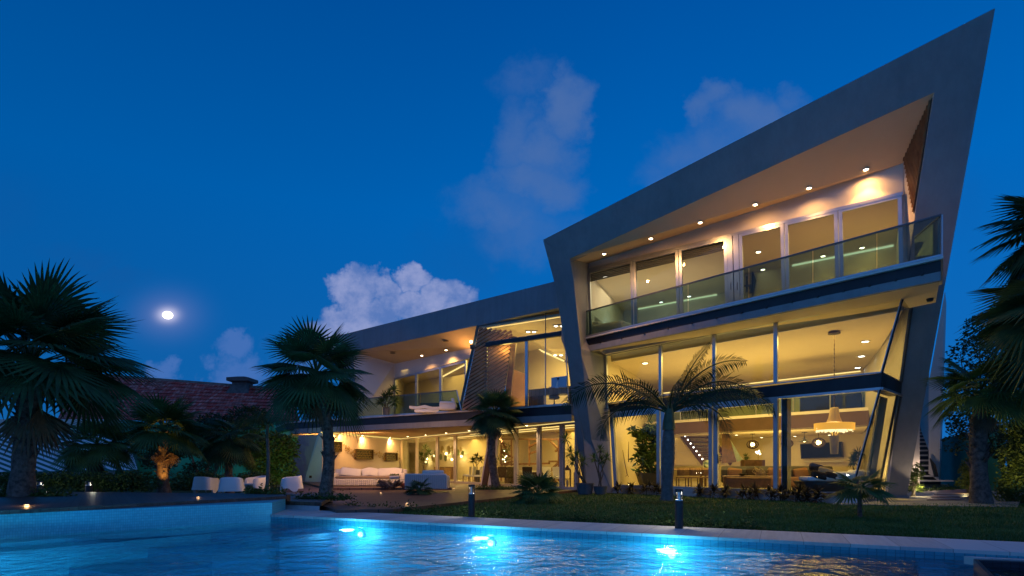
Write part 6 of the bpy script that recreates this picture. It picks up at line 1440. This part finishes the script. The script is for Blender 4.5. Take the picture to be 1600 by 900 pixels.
# cabinet with ornaments
cb_ = dz(31.0, 1176, zf); e_ = empty('cabinet', cb_, 'dark cabinet under the round pendant lamp at the back wall', 'cabinet'); MB().bevbox(cb_ + V((0, 0, .62)), (1.15, .5, 1.24), .02).build('body', walnut, e_)
for s_ in (-.28, .28): MB().bevbox(cb_ + V((s_, -.26, .62)), (.5, .02, 1.1), .008).build('door', walnut, e_)
c = cb_ + V((-.35, 0, 1.245)); e_ = empty('small_plant', c, 'small dark plant on top of the back cabinet', 'plant'); mb = MB(); rosette(mb, c + V((0, 0, .15)), .3, 30, rnd, .03); mb.build('leaves', leaf_h, e_); MB().lathe([(.08, 0), (.1, .15)], c, 12).build('pot', dark, e_)
c = cb_ + V((.3, 0, 1.245)); e_ = empty('table_lamp', c, 'small glowing branch lamp on the back cabinet', 'lamp'); MB().lathe([(.08, 0), (.02, .03), (.015, .3)], c, 12).build('base', gold, e_)
for k in range(4): MB().ball(c + V((.1 * math.cos(k * 1.57), .1 * math.sin(k * 1.57), .32 + .05 * k)), .05, 8).build('bulb', bulby, e_)
# television on the back wall
q = [on(B, 1251, 694, .15), on(B, 1316, 690, .15), on(B, 1318, 714.5, .15), on(B, 1252.5, 717, .15)]
e_ = empty('television', lerp(q[2], q[3], .5), 'large dark television on the living room back wall', 'television'); tn = toward_cam(nrm(q[0], q[1], q[3]), q[0])
MB().prism(q, tn * .06).build('screen', mat('tv_screen', (.004, .008, .03), .3, spec=.15), e_); mb = MB(); qframe(mb, *[p + tn * .062 for p in q], .04, .02); mb.build('bezel', dark, e_); MB().prism([lerp(q[0], q[2], .4), lerp(q[0], q[2], .6), lerp(q[0], q[2], .6) - V((0, 0, .2)), lerp(q[0], q[2], .4) - V((0, 0, .2))], -tn * .14).build('wall_bracket', dark, e_)
MB().slab([on(B, 1256, 720, .05), on(B, 1318, 718, .05), on(B, 1318, 718, .4), on(B, 1256, 720, .4)], 1.36, 1.42).build('wall_shelf', plaster, None, label='white wall shelf below the television', cat='shelf')
# pendants
def pendant(x, y, d, kind, label, r=.34, ceil=2.78):
    c = dep(d, x, y); e_ = empty('pendant_lamp', c, label, 'pendant lamp', 'pendant lamps over the kitchen bar'); mb = MB()
    MB().bar(c + V((0, 0, r * .6)), V((c.x, c.y, ceil)), .012).build('cord', dark, e_); MB().lathe([(.12, ceil - .03), (.12, ceil - .002)], V((c.x, c.y, 0)), 14).build('canopy', dark, e_)
    if kind == 'cage':
        for k in range(10):
            a = k * math.pi / 5; mb.tube([c + V((math.cos(a) * r * math.sin(b), math.sin(a) * r * math.sin(b), r * .75 * math.cos(b))) for b in [math.pi * j / 8 for j in range(9)]], .022, 5)
        mb.build('cage', fabb, e_); MB().ball(c, .1, 10).build('bulb', emis('pendant_bulb', (1, .72, .3), 14), e_, True)
    else:
        MB().lathe([(r * 1.05, -r * .3), (r * .55, -.02), (r * .18, r * .25), (.03, r * .6), (.01, r * .6), (r * .16, r * .2), (r * .5, -.06), (r * 1.02, -r * .3)], c, 22, caps=False).build('lamp_shade', dark, e_, True); MB().ball(c + V((0, 0, -r * .1)), .07, 8).build('bulb', emis('pendant_bulb', (1, .72, .3), 14), e_, True)
    lamp('pendant', 'POINT', c + V((0, 0, -.02)), 10, (1, .7, .3), .1, parent=e_)
pendant(1176, 694.5, 28.5, 'cage', 'round cage pendant lamp over the cabinet, leftmost', .28); pendant(1230, 693, 26.5, 'cage', 'round cage pendant lamp half hidden by the dark jamb', .25)
pendant(1257, 687.5, 27, 'cone', 'dark cone pendant lamp left of the chandelier', .28); pendant(1279, 691.5, 24, 'cage', 'round cage pendant lamp in front of the television', .25)
# chandelier
cc = dep(20.2, 1303.5, 672); zb_ = cc.z; e_ = empty('chandelier', cc, 'large drum chandelier glowing amber on a long chain', 'chandelier'); k_ = 20.2 / FP
shade = bpy.data.materials.new('amber_shade'); shade.use_nodes = True; N = shade.node_tree.nodes; p_ = N['Principled BSDF']; p_.inputs['Base Color'].default_value = (.35, .20, .04, 1); p_.inputs['Emission Color'].default_value = (1, .46, .035, 1); p_.inputs['Emission Strength'].default_value = .85
MB().lathe([(28 * k_, 0), (28.4 * k_, .24), (27.5 * k_, .245), (27 * k_, 0)], cc, 40, caps=False).build('drum_shade', shade, e_, True)
mb = MB(); r_ = random.Random(2)
for k in range(130):
    a = r_.uniform(0, 6.28); rr = r_.uniform(.2, 1) * 27 * k_; p = cc + V((rr * math.cos(a), rr * math.sin(a), r_.uniform(-.06, .06))); mb.ball(p, r_.uniform(.02, .045), 6)
mb.build('crystals', emis('crystal_glow', (1, .80, .42), 1.8), e_)
MB().lathe([(14 * k_ * .8, .28), (8 * k_, .45), (6 * k_, .78), (5 * k_, .80)], cc, 20).build('upper_cone', mat('beaded_cone', (.5, .35, .16), .6, bump=.6, bscale=40), e_, True)
mb = MB()
for k in range(8): a = k * .785; mb.tube([cc + V((.25 * math.cos(a), .25 * math.sin(a), .0)), cc + V((.12 * math.cos(a), .12 * math.sin(a), -.1)), cc + V((.09 * math.cos(a), .09 * math.sin(a), -.2))], .012, 5)
mb.build('arms', gold, e_)
MB().lathe([(.12, -.85), (.16, -.2), (.13, -.2)], cc, 16).build('beaded_tail', mat('bead_grey', (.20, .17, .13), .6, bump=.7, bscale=60), e_, True)
mb = MB(); topz = CZ - .02; z = zb_ + .8; i = 0
while z < topz: mb.box((cc.x, cc.y, z + .04), (.035 if i % 2 else .012, .012 if i % 2 else .035, .07)); z += .075; i += 1
mb.build('chain', bronze, e_); MB().lathe([(.2, topz - .07), (.2, topz - .01)], V((cc.x, cc.y, 0)), 18).build('canopy', bronze, e_)
lamp('chandelier', 'POINT', cc + V((0, 0, .1)), 60, (1, .66, .25), .3, parent=e_)
# dark curved bench bed with cushions
bb_ = dz(18.9, 1293, zf); e_ = empty('daybed', bb_, 'dark boat shaped daybed with white mattress and cushions by the glass corner', 'daybed')
rows = []
for t in (-1, -.8, -.4, 0, .4, .8, 1.0): w_ = .95; rows.append([bb_ + V((t * (.78 + .20), -.35, .42)), bb_ + V((t * .72, -.3, .02)), bb_ + V((t * .72, .3, .02)), bb_ + V((t * (.78 + .20), .35, .42))])
MB().loft(rows).build('frame', mat('wenge', (.03, .02, .015), .4, var=.2), e_, True)
MB().bevbox(bb_ + V((-.35, -.1, .50)), (1.05, .6, .15), .05).build('mattress', fabw, e_, True)
MB().bevbox(bb_ + V((.6, .15, .56)), (.9, .7, .34), .14).build('throw', fabw, e_, True)
for (x, y, z, w_, m_) in ((-.45, -.3, .60, .5, fabb), (.05, .2, .72, .55, fabt), (-.2, .3, .85, .5, fabb), (-.05, -.28, .58, .4, fabb)): MB().bevbox(bb_ + V((x, y, z)), (w_, .2, .28), .08, M=Matrix.Rotation(.25, 3, 'Y') @ Matrix.Rotation(R(-25), 3, 'X')).build('cushion', m_, e_, True)
# curtains at the glass corner
curt = mat('sheer_curtain', (.62, .56, .42), .9, spec=.1)
def curtain(x0, x1, ztop, zbot, d0, d1, label, n=9, amp=.07):
    mb = MB(); rows = []
    for j in range(n * 4 + 1):
        t = j / (n * 4); d = d0 + (d1 - d0) * t; o = V((math.cos(t * n * 6.283) * .03, math.sin(t * n * 6.283) * amp, 0)); a = dz(d, x0[0] + (x0[1] - x0[0]) * t, ztop); b = dz(d, x1[0] + (x1[1] - x1[0]) * t, zbot); rows.append([a + o, b + o, b + o + V((.015, .01, 0)), a + o + V((.015, .01, 0))])
    return mb.loft(rows).build('curtain', curt, None, True, label=label, cat='curtain')
curtain((1373, 1385), (1350, 1362), 3.5, .27, 18.9, 19.6, 'cream floor length curtain gathered at the glass corner')
lw_ = dz(19.3, 1338, zf); e_ = empty('floor_cushion', lw_, 'tall white draped ottoman beside the daybed and curtain', 'ottoman'); MB().bevbox(lw_ + V((0, 0, .4)), (.5, .5, .78), .12).build('cushion', fabw, e_, True)
e_ = empty('timber_hanging', dz(20.5, 1366, 1.4), 'narrow weathered timber strip hanging by the curtain', 'wall sculpture'); MB().prism([dep(20.5, 1369, 636), dep(20.5, 1376, 636), dep(20.5, 1369, 728), dep(20.5, 1362, 728)], (0, .05, 0)).build('timber', dw, e_)
dracaena(dz(27.5, 1337, zf), [dep(27.5, 1336, 716), dep(27.5, 1341, 708), dep(27.5, 1333, 722)], (.22, .5), 'dark indoor plant between the television and the daybed', R_=.42, m=leaf_h, w=.04)
cam2 = dep(16.6, 1453, 445); MB().lathe([(.07, -.08), (.09, -.03), (.09, 0)], V((cam2.x, cam2.y, 6.058)), 14).build('security_camera', dark, None, True, label='small black dome camera under the end of the top balcony', cat='security camera')
cam3 = on(S, 736, 534, .1); MB().ball(cam3, .07, 10).build('spot_light', emis('spot_face', (1, .9, .6), 10), None, label='tiny bright spot lamp at the end of the studio transom', cat='spot lamp')
p = dep(31.6, 485, 745); MB().box(p, (.12, .1, .14)).build('wall_socket', fabb, None, label='small dark outdoor socket on the lit return of the slanted wall', cat='socket')
